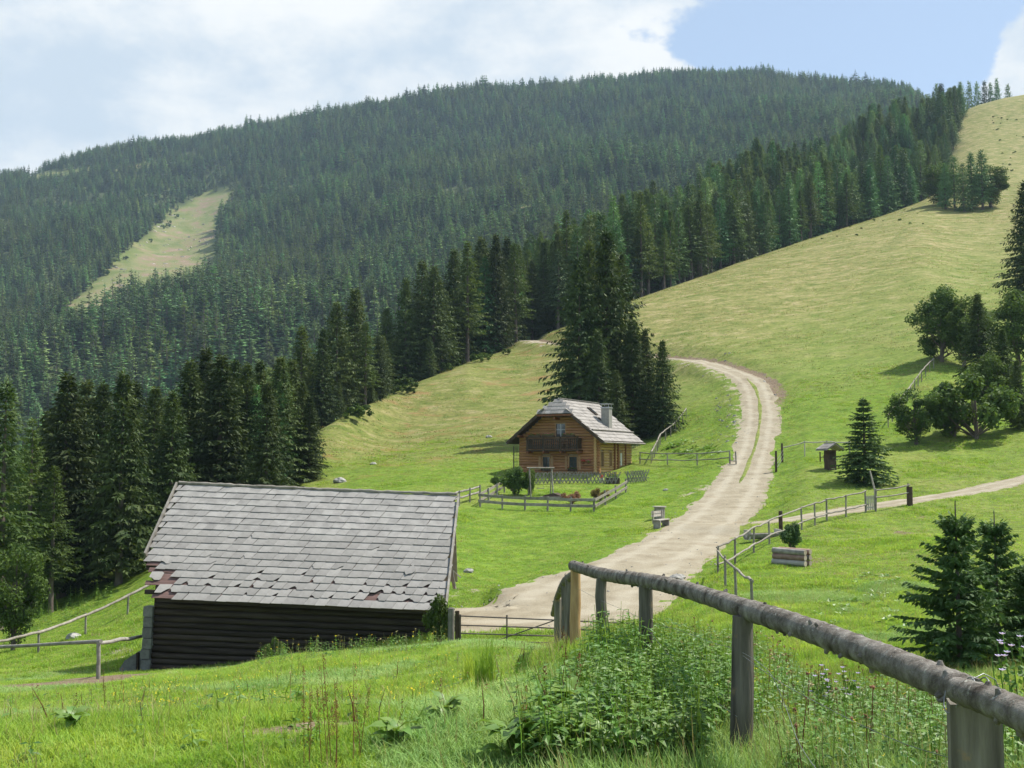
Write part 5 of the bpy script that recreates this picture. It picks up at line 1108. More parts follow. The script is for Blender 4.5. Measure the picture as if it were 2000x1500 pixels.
o = empty('potted_flower', hit(1176, 944), 0, 'white pot with red flowers before the chalet picket fence', 'potted flower'); MB().tube([(0, .4, 0), (0, .4, .4)], [.12, .17], 10).build('pot', M['white'], o); lf = MB(); leafball(lf, (0, .4, .55), (.2, .2, .2), 60, .1, 0, RG); lf.build('blossoms', M['red'], o)
# bench and round stump table
def bench():
    o = empty('bench', hit(1292, 1030), R(58), 'weathered wooden bench facing the track', 'bench')
    for y in (-.14, .0, .14): MB().box((0, y, .44), (1.5, .125, .05), jit=.006).build('seat_board', M['wood_pale'], o)
    for z in (.68, .86): MB().box((0, .28, z), (1.5, .04, .14), jit=.006).build('back_board', M['wood_pale'], o)
    for x in (-.6, .6): MB().box((x, 0, .2), (.1, .42, .46)).build('leg', M['wood_grey'], o); MB().box((x, .25, .6), (.08, .06, .75)).build('back_post', M['wood_grey'], o)
    o = empty('stump_table', hit(1288, 1014), 0, 'round wooden barrel shaped table behind the bench', 'table'); MB().tube([(0, 0, -.2), (0, 0, .3), (0, 0, .72)], [.30, .33, .32], 14, rng=RG, jit=.03).build('stump', M['wood_grey'], o); MB().tube([(0, 0, .72), (0, 0, .78)], [.42, .42], 16).build('top', M['wood_pale'], o)
bench()
# wayside shrine
o = empty('shrine', hit(1622, 917), R(15), 'small wooden wayside shrine with a shingled cap', 'shrine'); MB().box((0, 0, .55), (.62, .6, 1.7), jit=.01).build('pillar', M['trim_dark'], o); MB().box((0, -.31, 1.0), (.4, .04, .55)).build('niche', M['wood_dark'], o)
for s in (-1, 1):
    rf = MB().prism([(0, -.75, 1.85), (s * .72, -.75, 1.42), (s * .72, .75, 1.42), (0, .75, 1.85)][::s], (0, 0, -.06)).build('roof', M['wood_grey'], o)
    for r in range(3):
        for q in range(5): 
            du = .70 - r * .235; MB().prism([(s * du, -.78 + q * .31, 1.87 - du * .597 + .03), (s * du, -.49 + q * .31, 1.87 - du * .597 + .03), (s * (du - .28), -.49 + q * .31, 1.87 - (du - .28) * .597 + .005), (s * (du - .28), -.78 + q * .31, 1.87 - (du - .28) * .597 + .005)][::s], (0, 0, .02)).build('shingle', M['shingle'], rf)
p = hit(1602, 902); o = empty('hitching_post', p, 0, 'short dark double post left of the shrine', 'post'); MB().tube([(0, 0, -.3), (0, 0, .75)], .05, 6).build('post', M['trim_dark'], o); MB().tube([(.3, 0, -.3), (.3, 0, .5)], .04, 6).build('post', M['trim_dark'], o); MB().tube([(0, 0, .35), (.3, 0, .35)], .03, 6).build('tie', M['trim_dark'], o)
# log pile by the fence
def logpile():
    p = hit(1548, 1105, 20); o = empty('log_pile', p, R(-48), 'short stack of thick logs beside the roadside fence', 'log pile')
    k = 0
    for z, n in ((.13, 2), (.36, 2), (.58, 2)):
        for q in range(n):
            mt = ['wood_pale', 'log_red', 'log_red', 'wood_grey', 'wood_grey', 'log_red'][k]; lg = MB().tube([(-.75 + RG.uniform(-.05, .05), -.18 + q * .36, z), (.7, -.18 + q * .36, z + RG.uniform(-.02, .02))], [.125, .115], 10, rng=RG, jit=.05).build('log', M[mt], o); MB().tube([(.705, -.18 + q * .36, z), (.712, -.18 + q * .36, z)], .105, 10).build('cut_end', M['cutend'], lg); k += 1
    for y in (-.22, .22): MB().box((-.5, y, .03), (.1, .4, .12)).build('bearer', M['wood_grey'], o)
logpile()
o = empty('log_trough', hit(1503, 1058, 20) + Vector((0, 1.4, 0)), R(20), 'hollowed log water trough behind the roadside fence', 'trough'); o.location.z = h1(o.location.x, o.location.y)
n = 10; mb = MB(); prof = [(.28 * math.cos(a), .3 + .28 * math.sin(a)) for a in np.linspace(math.pi, 2 * math.pi, n)]; prof += [(.2 * math.cos(a), .32 + .2 * math.sin(a)) for a in np.linspace(2 * math.pi, math.pi, n)]
mb.prism([(-1.0, y, z) for y, z in prof], (2.0, 0, 0)); mb.build('trough', M['wood_grey'], o); MB().box((-.9, 0, .25), (.1, .5, .5)).build('end_board', M['wood_pale'], o); MB().box((.9, 0, .25), (.1, .5, .5)).build('end_board', M['wood_pale'], o); MB().box((0, 0, .05), (.2, .6, .14)).build('bearer', M['wood_grey'], o)
p = hit(1533, 1045, 20) + Vector((0, .8, 0)); p.z = h1(p.x, p.y); o = empty('spring_post', p, 0, 'dark wooden spring post with spout beside the trough', 'post'); MB().tube([(0, 0, -.3), (0, 0, 1.15)], [.12, .10], 8).build('post', M['trim_dark'], o); MB().tube([(0, 0, .85), (-.4, -.1, .80)], .025, 6).build('spout', M['iron'], o)
# stones
def rock(px, row, s, label, d0=20):
    p = hit(px, row, d0); mb = MB(); rg = random.Random(px); me = bpy.data.meshes.new('stone'); vs = []; fs = []; n, mm = 8, 5
    for j in range(mm + 1):
        for i in range(n):
            th = math.pi * j / mm; ph = 6.283 * i / n; r = s * rg.uniform(.8, 1.15); vs.append((r * math.sin(th) * math.cos(ph) * 1.3, r * math.sin(th) * math.sin(ph), r * math.cos(th) * .7))
    for j in range(mm):
        for i in range(n): fs.append((j * n + i, (j + 1) * n + i, (j + 1) * n + (i + 1) % n, j * n + (i + 1) % n))
    mb.add(vs, fs); o = mb.build('rock', M['stone']); o.location = p + Vector((0, 0, s * .25)); tag(o, label, 'rock')
for px, row, s, lb in ((664, 942, .45, 'pale rock in the meadow above the barn ridge'), (729, 908, .28, 'small grey rock in the left meadow'), (955, 855, .3, 'tiny grey rock left of the chalet'), (1322, 1133, .28, 'pale stone at the edge of the track behind the rail'), (143, 1247, .3, 'pale stone under the lower fence'), (1300, 958, .16, 'small white stone on the lawn right of the chalet'), (915, 1118, .2, 'stone lying in the grass behind the barn')): rock(px, row, s, lb)
print('objects', round(time.time() - T0, 1))
# ------------------------------------------------------------------ grass, herbs and flowers
NR_ = np.random.default_rng(77)
def blade(V, Fc, base, az, h, w, bend, rg):
    d = np.array([math.cos(az), math.sin(az), 0]); s = np.array([-d[1], d[0], 0]) * w / 2; k = len(V)
    p1 = base + d * bend * h * .3 + np.array([0, 0, h * .55]); p2 = base + d * bend * h + np.array([0, 0, h * (1 - .35 * bend)])
    V.extend([base - s, base + s, p1 - s * .75, p1 + s * .75, p2]); Fc.extend([(k, k + 1, k + 3, k + 2), (k + 2, k + 3, k + 4)])
def tuft(n, spread, h, w, seed, bend=(.1, .7)):
    rg = np.random.default_rng(seed); V, Fc = [], []
    for _ in range(n):
        r = spread * math.sqrt(rg.random()); a = rg.uniform(0, 6.28); blade(V, Fc, np.array([r * math.cos(a), r * math.sin(a), -.01]), rg.uniform(0, 6.28), h * rg.uniform(.5, 1.2), w * rg.uniform(.7, 1.3), rg.uniform(*bend), rg)
    return np.array(V), Fc
def line_dist(x, y, L):
    out = np.full(len(x), 99.0)
    for c in range(0, len(x), 20000):
        d2 = (x[c:c + 20000, None] - L[None, ::3, 0]) ** 2 + (y[c:c + 20000, None] - L[None, ::3, 1]) ** 2; k = d2.argmin(1); out[c:c + 20000] = np.sqrt(d2.min(1)) - L[::3, 2][k] / 2
    return out
def in_rect(x, y, o, rz, u0, u1, v0, v1):
    dx, dy = x - o[0], y - o[1]; c, s = math.cos(-rz), math.sin(-rz); u = dx * c - dy * s; v = dx * s + dy * c; return (u > u0) & (u < u1) & (v > v0) & (v < v1)
def open_ground(x, y, margin=0.0):
    ok = (line_dist(x, y, ROAD) > margin) & (line_dist(x, y, SIDE) > margin)
    ok &= ~in_rect(x, y, (-12.72, 34.85), R(-.5), .4, 10.2, .5, 8.4); ok &= ~in_rect(x, y, (.903, 91.88), R(-27), -.1, 7.1, -.1, 8.1); return ok
BARE = [(560, 1428, .28), (640, 1413, .30), (495, 1355, .30), (150, 1334, 2.6), (215, 1322, 2.2), (60, 1344, 2.6), (235, 1338, .8)]
def near_grass():
    n = 105000; y = NR_.uniform(2.6, 36, n); x = NR_.uniform(-1, 1, n) * (.54 * y + 1.2); k = open_ground(x, y, .15)
    for px, py, r in BARE:
        p = hit(px, py); k &= ~((np.hypot((x - p.x), (y - p.y)) < r * NR_.uniform(.6, 1.1, n)))
    x, y = x[k], y[k]; z = H(x, y); n = len(x); px, py = projv(x, y, z)
    patch = fbm(x * .5, y * .5, 3, 31) + .5; rough = sstep(960, 1120, px) * .75 + .25 * sstep(.45, .62, patch)
    hgt = (.36 + .42 * patch) * (1 + rough * .75) * NR_.uniform(.7, 1.25, n) * (1 - .25 * sstep(24, 34, y)); wid = (.8 + y * .02) * NR_.uniform(.85, 1.2, n)
    v = NR_.integers(0, 3, n); v = np.where((fbm(x * .33, y * .33, 3, 44) > .12), 3, v); v = np.where(NR_.random(n) < .03 + .06 * rough, 4, v)
    P = [tuft(13, .10, .15, .0075, s) for s in (1, 2, 3)] + [tuft(15, .11, .19, .007, 4, (.3, .9)), tuft(5, .09, .30, .004, 5, (.15, .6))]
    protos = [(v_, f_, [m_] * len(f_)) for (v_, f_), m_ in zip(P, (0, 0, 0, 1, 2))]
    scatter('meadow_grass', protos, np.stack([x, y, z - .01], 1), np.stack([NR_.normal(0, .12, n), NR_.normal(0, .12, n), NR_.uniform(0, 6.28, n)], 1), np.stack([wid, wid, hgt], 1), v, [M['grass'], M['grass_cool'], M['straw']], 'lush green grass on the near slope', 'grass'); print('near tufts', n)
near_grass()
def mid_grass():
    n = 120000; y = 34 + 88 * NR_.random(n) ** 1.15; x = NR_.uniform(-.56, .56, n) * y; k = open_ground(x, y, .05) & (knot_index(x, y) < 9.6); x, y = x[k], y[k]; z = H(x, y); n = len(x); px, py = projv(x, y, z)
    k = ~((px < 620) & (y > 66)); x, y, z, px, py = x[k], y[k], z[k], px[k], py[k]; n = len(x)
    patch = fbm(x * .3, y * .3, 3, 61) + .5; s = (.6 + .9 * patch) * NR_.uniform(.6, 1.3, n); v = np.where(NR_.random(n) < .12 + .25 * sstep(70, 100, y), 2, np.where(patch > .62, 1, 0))
    P = [tuft(16, .22, .075, .016, 11, (.3, 1)), tuft(18, .2, .13, .016, 12, (.2, .9)), tuft(10, .2, .11, .012, 13, (.2, .8))]
    scatter('pasture_grass', [(a, b, [i] * len(b)) for i, (a, b) in enumerate(P)], np.stack([x, y, z - .01], 1), np.stack([np.zeros(n), np.zeros(n), NR_.uniform(0, 6.28, n)], 1), np.stack([s * 1.1, s * 1.1, s], 1), v, [M['grass'], M['grass'], M['straw']], 'short grazed grass of the pasture round the chalet', 'grass'); print('mid tufts', n)
mid_grass()
def leaf_quad(V, Fc, base, d, up, l, w, fold=.25):
    s = np.cross(d, up); s /= np.linalg.norm(s) + 1e-9; k = len(V); m = base + d * l * .45; dn = -up * l * fold
    V.extend([base, m + s * w, base + d * l + dn, m - s * w, m - up * w * .35]); Fc.extend([(k, k + 1, k + 4), (k + 1, k + 2, k + 4), (k + 2, k + 3, k + 4), (k + 3, k, k + 4)])
def herb(h, pairs, ll, seed, mi_leaf=0, mi_stem=1, top=None):
    rg = np.random.default_rng(seed); V, Fc = [], []; nl = 0
    for q in range(pairs):
        t = .12 + .85 * q / pairs; a0 = q * 1.571 + rg.uniform(-.3, .3); l = ll * (1.1 - .6 * t) * rg.uniform(.8, 1.2)
        for a in (a0, a0 + 3.14):
            d = np.array([math.cos(a), math.sin(a), rg.uniform(-.15, .35)]); d /= np.linalg.norm(d); leaf_quad(V, Fc, np.array([0, 0, h * t]) + d * .01, d, np.array([-d[0] * d[2], -d[1] * d[2], 1]), l, l * .28, rg.uniform(.1, .4))
    nl = len(Fc); mb = MB(); mb.tube([(0, 0, -.03), (rg.uniform(-.02, .02), rg.uniform(-.02, .02), h * .6), (rg.uniform(-.03, .03), rg.uniform(-.03, .03), h)], [.005, .004, .002], 4, caps=False); k = len(V); V.extend([np.array(v) for v in mb.v]); Fc.extend([tuple(i + k for i in f) for f in mb.f]); mi = [mi_leaf] * nl + [mi_stem] * len(mb.f)
    if top:
        col, n, r = top
        for _ in range(n):
            p = np.array([rg.normal(0, r * .6), rg.normal(0, r * .6), h + rg.uniform(-r, r)]); k = len(V); a = rg.uniform(0, 6.28); s = r * .55; u = np.array([math.cos(a), math.sin(a), .3]) * s; w = np.array([-math.sin(a), math.cos(a), .2]) * s
            V.extend([p - u, p + w, p + u, p - w]); Fc.append((k, k + 1, k + 2, k + 3)); mi.append(col)
    return np.array(V), Fc, mi
def pts_in(poly, n, y0, y1, dens=None):
    y = np.sqrt(NR_.uniform(y0**2, y1**2, n * 12)); x = NR_.uniform(-.56, .56, n * 12) * y; z = H(x, y); px, py = projv(x, y, z); k = in_poly(px, py, poly); x, y, z = x[k][:n], y[k][:n], z[k][:n]; return x, y, z
def herb_patch(name, label, poly, n, y0, y1, protos, mats, smin, smax, cat='herbs', w=None):
    x, y, z = pts_in(poly, n, y0, y1)
    pb = at(1453, 1204, 6.5); k = ~((np.abs(x - pb.x * y / pb.y) < .22) & (y < 7.0) & (y > 4.2)); x, y, z = x[k], y[k], z[k]; n = len(x); s = NR_.uniform(smin, smax, n) * (.75 + .6 * (fbm(x * .9, y * .9, 2, 3) + .5)); v = NR_.choice(len(protos), n, p=w)
    return scatter(name, protos, np.stack([x, y, z - .02], 1), np.stack([NR_.normal(0, .12, n), NR_.normal(0, .12, n), NR_.uniform(0, 6.28, n)], 1), np.stack([s, s, s], 1), v, mats, label, cat)
NET = [herb(.55, 7, .12, 1), herb(.45, 6, .13, 2), herb(.65, 8, .11, 3), herb(.3, 5, .10, 4)]
HM = [M['herb'], M['grass'], M['yellow'], M['lilac'], M['straw'], M['rust']]
herb_patch('nettle_patch', 'dense dark green nettle patch left of the nearest fence posts', [(1010, 1520), (1035, 1440), (1110, 1385), (1150, 1330), (1165, 1292), (1250, 1280), (1330, 1285), (1435, 1330), (1470, 1520)], 1300, 4.6, 12, NET, HM, .5, .85)
MIX = NET[:2] + [herb(.5, 4, .06, 7, 0, 4, (4, 16, .016)), herb(.45, 5, .07, 8, 0, 1, (2, 5, .011)), herb(.55, 5, .07, 9, 0, 5, (5, 22, .014))]
herb_patch('bank_herbs', 'mixed tall herbs and grasses on the bank beyond the log rail', [(1310, 1290), (1480, 1262), (1640, 1290), (1800, 1370), (1990, 1420), (2040, 1560), (1460, 1560)], 1500, 3.6, 13, MIX, HM, .4, .8, w=[.36, .28, .16, .06, .14])
herb_patch('barn_weeds', 'tall weeds with yellow flowers growing along the barn wall', [(490, 1282), (640, 1262), (860, 1246), (880, 1266), (820, 1292), (640, 1298), (500, 1315)], 230, 26, 34.5, MIX[:1] + [herb(.5, 5, .1, 15, 0, 1, (2, 7, .02)), herb(.55, 4, .06, 16, 0, 4, (4, 10, .02)), herb(.5, 4, .06, 17, 0, 4)], HM, .5, 1.0, w=[.3, .2, .2, .3])

def rosette(n, l, seed):
    rg = np.random.default_rng(seed); V, Fc = [], []
    for q in range(n):
        a = q * 2.4 + rg.uniform(-.3, .3); d = np.array([math.cos(a), math.sin(a), rg.uniform(.2, .8)]); d /= np.linalg.norm(d); leaf_quad(V, Fc, np.array([0, 0, .02]) + d * l * .3, d, np.array([-d[0] * d[2], -d[1] * d[2], 1.0]), l * rg.uniform(.7, 1.2), l * .34, rg.uniform(.1, .35))
    return np.array(V), Fc, [0] * len(Fc)
rosette_ = rosette
def flowers(name, label, poly, n, y0, y1, mat, h=.22, r=.018):
    V, Fc, mi = herb(h, 2, .05, 33, 0, 1, (2, 5, r)); V2, F2, m2 = herb(h * .8, 2, .05, 34, 0, 1, (2, 4, r)); x, y, z = pts_in(poly, n * 3, y0, y1); k = fbm(x * .6, y * .6, 3, 71) > -.02; x, y, z = x[k][:n], y[k][:n], z[k][:n]; n = len(x); s = NR_.uniform(.7, 1.3, n)
    scatter(name, [(V, Fc, mi), (V2, F2, m2)], np.stack([x, y, z], 1), np.stack([NR_.normal(0, .15, n), NR_.normal(0, .15, n), NR_.uniform(0, 6.28, n)], 1), np.stack([s, s, s], 1), NR_.integers(0, 2, n), [M['grass'], M['grass'], mat], label, 'flowers')
flowers('buttercups', 'tiny yellow buttercups sprinkled over the near slope', [(180, 1440), (250, 1345), (600, 1295), (880, 1290), (960, 1350), (700, 1420), (450, 1460)], 380, 9, 30, M['yellow'], .2, .013)
SMW = [herb(.16, 5, .09, 40), herb(.22, 5, .10, 41), herb(.28, 4, .08, 42, 0, 5, (5, 10, .012)), herb(.30, 4, .05, 43, 0, 4, (4, 8, .012))]
herb_patch('slope_weeds', 'small dark weeds dotted through the near grass', [(0, 1500), (0, 1370), (300, 1340), (600, 1300), (880, 1280), (1080, 1262), (1100, 1340), (1000, 1500)], 330, 5, 30, SMW, HM, .6, 1.3, w=[.4, .25, .15, .2])
# big leaved plants in the pasture and beside the chalet fence
ROS = [rosette(8, .34, 1), rosette(6, .3, 2), rosette(9, .26, 3)]
herb_patch('butterbur_patch', 'big pale leaved butterbur growing below the young spruces', [(1560, 1235), (1600, 1165), (1690, 1120), (1770, 1130), (1780, 1240), (1700, 1275)], 190, 20, 42, ROS, [M['dock']], .3, .65)
herb_patch('rhubarb_patch', 'bright green large leaved weeds beside the hillside fence', [(1290, 892), (1300, 868), (1330, 858), (1385, 868), (1420, 885), (1400, 893)], 220, 80, 112, ROS, [M['dock']], .9, 1.7)
herb_patch('slope_scrub', 'low dark weeds on the slope below the larches', [(0, 1270), (20, 1225), (110, 1180), (170, 1165), (230, 1150), (200, 1185), (130, 1215), (60, 1250)], 420, 45, 85, NET, HM, 1.0, 2.0)
# stones, felled timber, juniper
def stone_mesh(seed):
    rg = np.random.default_rng(seed); V = []; 
    for z in (-1, 1):
        for a in range(5): r = rg.uniform(.7, 1.1) * (1 if z < 0 else .7); V.append([r * math.cos(a * 1.2566), r * math.sin(a * 1.2566), z * .45 + rg.uniform(-.1, .1)])
    return np.array(V), [(4, 3, 2, 1, 0), (5, 6, 7, 8, 9)] + [(i, (i + 1) % 5, 5 + (i + 1) % 5, 5 + i) for i in range(5)], [0] * 7
def stones(name, label, polys, n, y0, y1, smin, smax, mat, stretch=1, kind='stuff'):
    X = [pts_in(P, n, y0, y1) for P in polys]; x, y, z = (np.concatenate([q[i] for q in X]) for i in range(3)); n = len(x); s = NR_.uniform(0, 1, n) ** 2.5 * (smax - smin) + smin
    scatter(name, [stone_mesh(i) for i in range(4)], np.stack([x, y, z + s * .1], 1), np.stack([np.zeros(n), np.zeros(n), NR_.uniform(0, 6.28, n)], 1), np.stack([s * stretch, s, s * .8], 1), NR_.integers(0, 4, n), [mat], label, 'stones')
stones('rubble', 'pale stony rubble on the bank below the track', [[(1330, 715), (1400, 735), (1440, 775), (1440, 860), (1390, 870), (1385, 800), (1405, 760)], [(1400, 760), (1440, 770), (1442, 870), (1400, 875)]], 420, 88, 165, .06, .26, M['stone'])
stones('bank_stones', 'dark stones and soil clods in the cut bank above the track', [[(1330, 685), (1440, 690), (1510, 735), (1525, 800), (1512, 790), (1490, 740), (1430, 712), (1330, 698)]], 260, 95, 175, .06, .28, M['stone'])
stones('felled_timber', 'pale stumps and brash strewn over the felled strip', [CLEAR], 420, 500, 1500, .4, 1.5, M['wood_pale'], 2.6)
def dots(name, label, poly, n, y0, y1, kd, smin, smax, cat):
    cv = np.empty(len(kd.crown.vertices) * 3, np.float32); kd.crown.vertices.foreach_get('co', cv); x, y, z = pts_in(poly, n, y0, y1); n = len(x); s = NR_.uniform(smin, smax, n) / kd.h
    scatter(name, [(cv.reshape(-1, 3), [tuple(q.vertices) for q in kd.crown.polygons], [0] * len(kd.crown.polygons))], np.stack([x, y, z - .1], 1), np.stack([np.zeros(n), np.zeros(n), NR_.uniform(0, 6.28, n)], 1), np.stack([s * 1.3, s * 1.3, s], 1), np.zeros(n, int), [M['leaf']], label, cat)
SMALL = TreeKind('small_bush', 3, broadleaf(3, 1.6, .02, 10, 700, .42, 99), M['leaf'])
dots('juniper_dots', 'scattered dark juniper tufts high on the upper meadow', [(1560, 430), (1700, 400), (1830, 400), (1830, 430), (1700, 470), (1600, 480)], 16, 240, 345, SMALL, .3, .8, 'bushes')
dots('hilltop_scrub', 'low green scrub patches near the right hilltop', [(1925, 330), (1935, 230), (2000, 215), (2040, 300), (2000, 345)], 110, 380, 560, SMALL, .4, 1.0, 'bushes')
dots('edge_scrub', 'low bushes along the foot of the left forest edge', [(630, 845), (760, 775), (840, 725), (930, 700), (1000, 672), (1010, 688), (940, 712), (850, 740), (770, 790), (640, 856)], 60, 118, 205, SMALL, .8, 2.2, 'bushes')
dots('felled_edge_scrub', 'bright green saplings along the left edge of the felled strip', [(105, 628), (215, 512), (330, 412), (380, 380), (420, 368), (400, 392), (300, 470), (225, 535), (140, 618)], 130, 480, 1500, SMALL, 3, 6, 'bushes')
# hay stubble and tussocks on the upper meadows, loose stones on the track
def tussocks():
    n = 90000; y = np.sqrt(NR_.uniform(100**2, 350**2, n)); x = NR_.uniform(-.2, .56, n) * y; ki = knot_index(x, y); z = H(x, y); px, py = projv(x, y, z); k = (ki < 10.0) & (line_dist(x, y, ROAD) > .4) & (fbm(x * .12, y * .2, 3, 5) + NR_.normal(0, .12, n) > 0); x, y, z = x[k], y[k], z[k]; n = len(x)
    s = NR_.uniform(.5, 1.5, n); v = NR_.choice(3, n, p=[.35, .35, .3]); P = [tuft(12, .5, .16, .05, 21, (.4, 1.0)), tuft(12, .6, .13, .05, 22, (.5, 1.0)), tuft(9, .4, .22, .05, 23, (.3, .9))]
    scatter('hay_tussocks', [(a, b, [i] * len(b)) for i, (a, b) in enumerate(P)], np.stack([x, y, z - .02], 1), np.stack([x * 0, x * 0, NR_.uniform(0, 6.28, n)], 1), np.stack([s, s, s * .8], 1), v, [M['straw'], M['hay'], M['grass_cool']], 'dry straw coloured tussocks over the upper meadows', 'grass'); print('tussocks', n)
M['hay'] = foliage('olive_hay', (0.17, 0.19, 0.055), (0.27, 0.27, 0.10), rnd=.2, transl=.2)
tussocks()
def road_stones():
    k = NR_.integers(0, len(ROAD), 2600); w = NR_.uniform(-.62, .62, 2600); L = ROAD; t = np.gradient(L[:, :2], axis=0); t /= np.linalg.norm(t, axis=1)[:, None]; x = L[k, 0] - t[k, 1] * w * L[k, 2]; y = L[k, 1] + t[k, 0] * w * L[k, 2]; z = H(x, y) + .05; n = len(x); s = NR_.random(n) ** 4 * .045 + .015
    scatter('road_stones', [stone_mesh(i) for i in range(4)], np.stack([x, y, z], 1), np.stack([x * 0, x * 0, NR_.uniform(0, 6.28, n)], 1), np.stack([s * 1.2, s, s * .8], 1), NR_.integers(0, 4, n), [M['stone']], 'loose pale stones lying along the track', 'stones')
road_stones()
# individual plants close by
def leaf_mesh(l, w, seed):
    rg = random.Random(seed); mb = MB(); n = 6; L_, R_ = [], []
    for q in range(n + 1):
        t = q / n; ww = w * (math.sin(math.pi * min(1, t * .9 + .08)) ** .8) * (1 - .15 * t); z = l * (.55 * t - .62 * t * t); x = l * t * .85; wav = .012 * math.sin(q * 2.3 + seed); L_.append((x, ww, z + wav + ww * .22)); R_.append((x, -ww, z - wav + ww * .22))
    C = [(l * q / n * .85, 0, l * (.55 * q / n - .62 * (q / n) ** 2)) for q in range(n + 1)]; k = n + 1; mb.add(L_ + C + R_, [(q, q + 1, k + q + 1, k + q) for q in range(n)] + [(k + q, k + q + 1, 2 * k + q + 1, 2 * k + q) for q in range(n)], 0, True); return mb.mesh('leaf', M['dock'])
LEAF = [leaf_mesh(.34, .075, 1), leaf_mesh(.28, .07, 2), leaf_mesh(.40, .085, 3)]
def stalk_mesh(h, seed):
    rg = random.Random(seed); mb = MB(); mb.tube([(0, 0, 0), (rg.uniform(-.03, .03), rg.uniform(-.03, .03), h * .5), (rg.uniform(-.06, .06), rg.uniform(-.06, .06), h)], [.004, .003, .0015], 5, 0)
    for q in range(70):
        t = rg.uniform(.45, 1); a = rg.uniform(0, 6.28); r = .035 * (1.2 - t); leafball(mb, (r * math.cos(a), r * math.sin(a), h * t), (.008, .008, .012), 2, .011, 0, rg)
    return mb.mesh('seed_stalk', M['rust'])
STK = [stalk_mesh(.75, 1), stalk_mesh(.55, 2), stalk_mesh(.95, 3)]
def dock(px, row, s, nl, label, stalks=1, d0=3.0):
    p = hit(px, row, d0); o = empty('dock_plant', p, RG.uniform(0, 6.28), label, 'plant'); o.scale = (s, s, s)
    for q in range(nl): a = q * 2.4 + RG.uniform(-.3, .3); inst('leaf', LEAF[RG.randrange(3)], o, (.02 * math.cos(a), .02 * math.sin(a), RG.uniform(0, .22)), (RG.uniform(-.3, .3), RG.uniform(-.7, .1), a))
    for q in range(stalks): inst('seed_stalk', STK[RG.randrange(2)], o, (RG.uniform(-.04, .04), RG.uniform(-.04, .04), 0), (RG.uniform(-.1, .1), RG.uniform(-.1, .1), RG.uniform(0, 6)))
for a in [(1010, 1490, .8, 15, 'broad leaved dock at the lower left end of the nettles', 1), (1075, 1478, .95, 18, 'large dock with big pale leaves in front of the nettles', 1), (1120, 1425, .9, 14, 'dock with a tall brown stalk among the nettles', 2), (1190, 1490, .8, 14, 'dock at the bottom edge below the nettles', 0),
          (775, 1462, .55, 16, 'dock plant alone in the grass left of the nettles', 1), (868, 1412, .55, 14, 'grey green dock clump halfway to the gate', 1), (585, 1368, .5, 12, 'small dark weed with yellow tips below the barn', 1), (140, 1432, .5, 12, 'small dock near the left picture edge', 1), (1660, 1400, .7, 12, 'dock among the bank herbs under the rail', 1), (1300, 1480, .75, 13, 'dock left of the second nearest post', 0)]: dock(*a)
for q, (px, row, k, s, lb) in enumerate([(598, 1500, 2, .62, 'leftmost reddish seed stalk at the bottom edge'), (637, 1492, 0, .62, 'reddish seed stalk second from the left at the bottom edge'), (650, 1502, 1, .7, 'short reddish seed stalk right of the bottom pair'), (698, 1490, 1, .62, 'rightmost reddish seed stalk at the bottom edge'), (203, 1385, 1, .7, 'dark red stalk left of centre below the trough'), (228, 1382, 1, .7, 'dark red stalk right of its twin below the trough')]):
    o = empty('sorrel_plant', hit(px, row, 3), RG.uniform(0, 6), lb, 'plant')
    for j in range(3): inst('seed_stalk', STK[(k + j) % 3], o, (RG.uniform(-.03, .03), RG.uniform(-.03, .03), -.02), (RG.uniform(-.12, .12), RG.uniform(-.12, .12), j), (s, s, s))
def rush(px, row, n, h, label):
    V, Fc = tuft(n, .12, h, .008, px, (.02, .45)); o = link(bpy.data.objects.new('rush_tuft', np_mesh('rush_tuft', V, Fc, [M['grass']]))); o.location = hit(px, row, 6); tag(o, label, 'grass tuft')
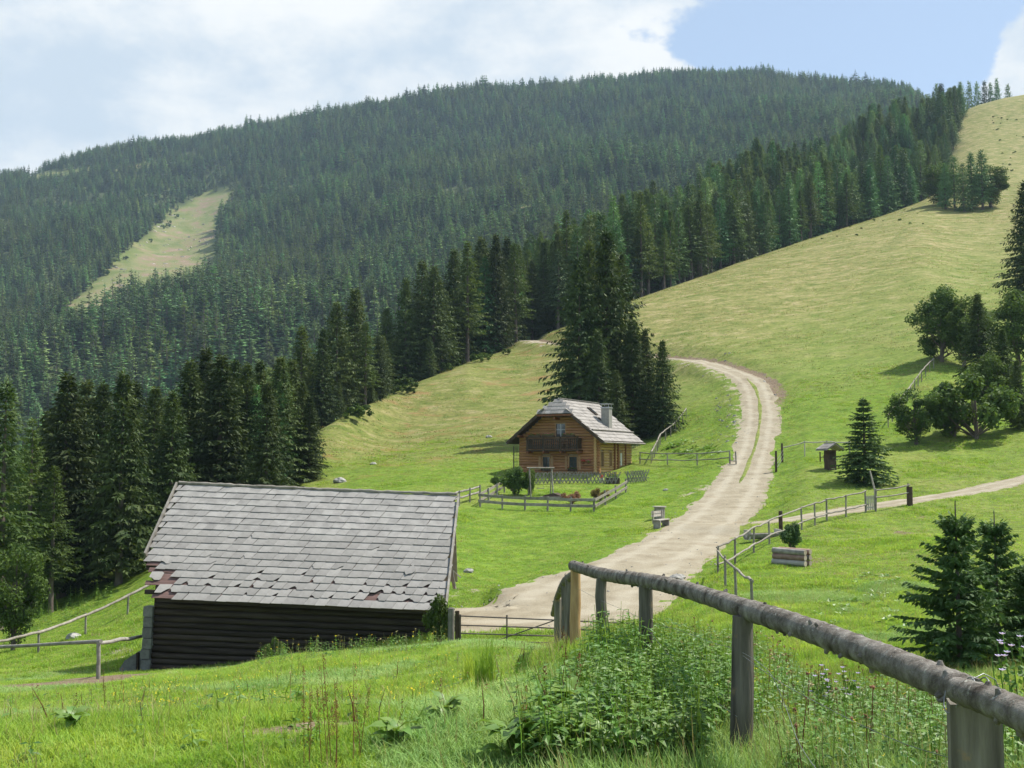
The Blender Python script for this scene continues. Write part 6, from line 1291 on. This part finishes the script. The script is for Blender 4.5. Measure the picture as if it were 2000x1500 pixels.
rush(948, 1350, 220, .62, 'tall dark rush tuft below the field gate'); rush(920, 1335, 120, .55, 'thinner rush tuft left of the big one below the gate'); rush(1185, 1300, 90, .5, 'grass tuft at the foot of the second post')
o = make_tree(BSH[0], at(860, 1268, 33.6), 1.75, 'leafy elder bush climbing the right corner of the barn', 'bush', wide=.62); o.location.z = h1(o.location.x, o.location.y) - .1
o = make_tree(BSH[1], at(535, 1290, 33.6), .9, 'dark nettle clump against the middle of the barn wall', 'bush', wide=.7); o.location.z = h1(o.location.x, o.location.y) - .1
def belled(px, row, D, h, label, mat, nm, cat):
    g = ground_at(px, D, row); top = at(px, row, D); hh = max(.3, top.z - g.z); o = empty(nm, g, 0, label, cat); MB().tube([(0, 0, -.05), (.02, 0, hh * .6), (0, .02, hh)], [.005, .004, .003], 5).build('stem', M['herb'], o); fl = MB()
    for q in range(4 if nm == 'bellflower' else 2):
        c = Vector((RG.uniform(-.05, .05), RG.uniform(-.05, .05), hh - q * .06))
        for k in range(6): a = k * 1.047; u = Vector((math.cos(a), math.sin(a), .5)); fl.poly([c, c + u * .014 + Vector((-math.sin(a), math.cos(a), 0)) * .007, c + u * .021, c + u * .014 - Vector((-math.sin(a), math.cos(a), 0)) * .007])
    fl.build('blossom', M[mat], o); lf = MB()
    for k in range(22): t = RG.uniform(.1, .9); leafball(lf, (0, 0, hh * t), (.06 * (1.1 - t), .06 * (1.1 - t), .03), 2, .035, 0, RG)
    lf.build('leaves', M['herb'], o)
for q, (px, row) in enumerate([(1590, 1308), (1603, 1322), (1612, 1303), (1622, 1325), (1648, 1318), (1660, 1308), (1668, 1316)]): belled(px, row + RG.uniform(-14, 14), 7.2 + RG.uniform(0, 1.6), .5, f'{ORD[q]} lilac bellflower from the left above the rail', 'lilac', 'bellflower', 'flower')
for q, (px, row, D) in enumerate([(1950, 1252, 6.0), (1962, 1240, 6.2), (1978, 1262, 5.8), (1992, 1246, 6.1), (1940, 1285, 5.7)]): belled(px, row, D, 1, f'{ORD[q]} tall thistle from the left at the right edge beside the rail' if q < 4 else 'shortest thistle at the right edge beside the rail', 'lilac', 'thistle', 'thistle')
print('all', round(time.time() - T0, 1))
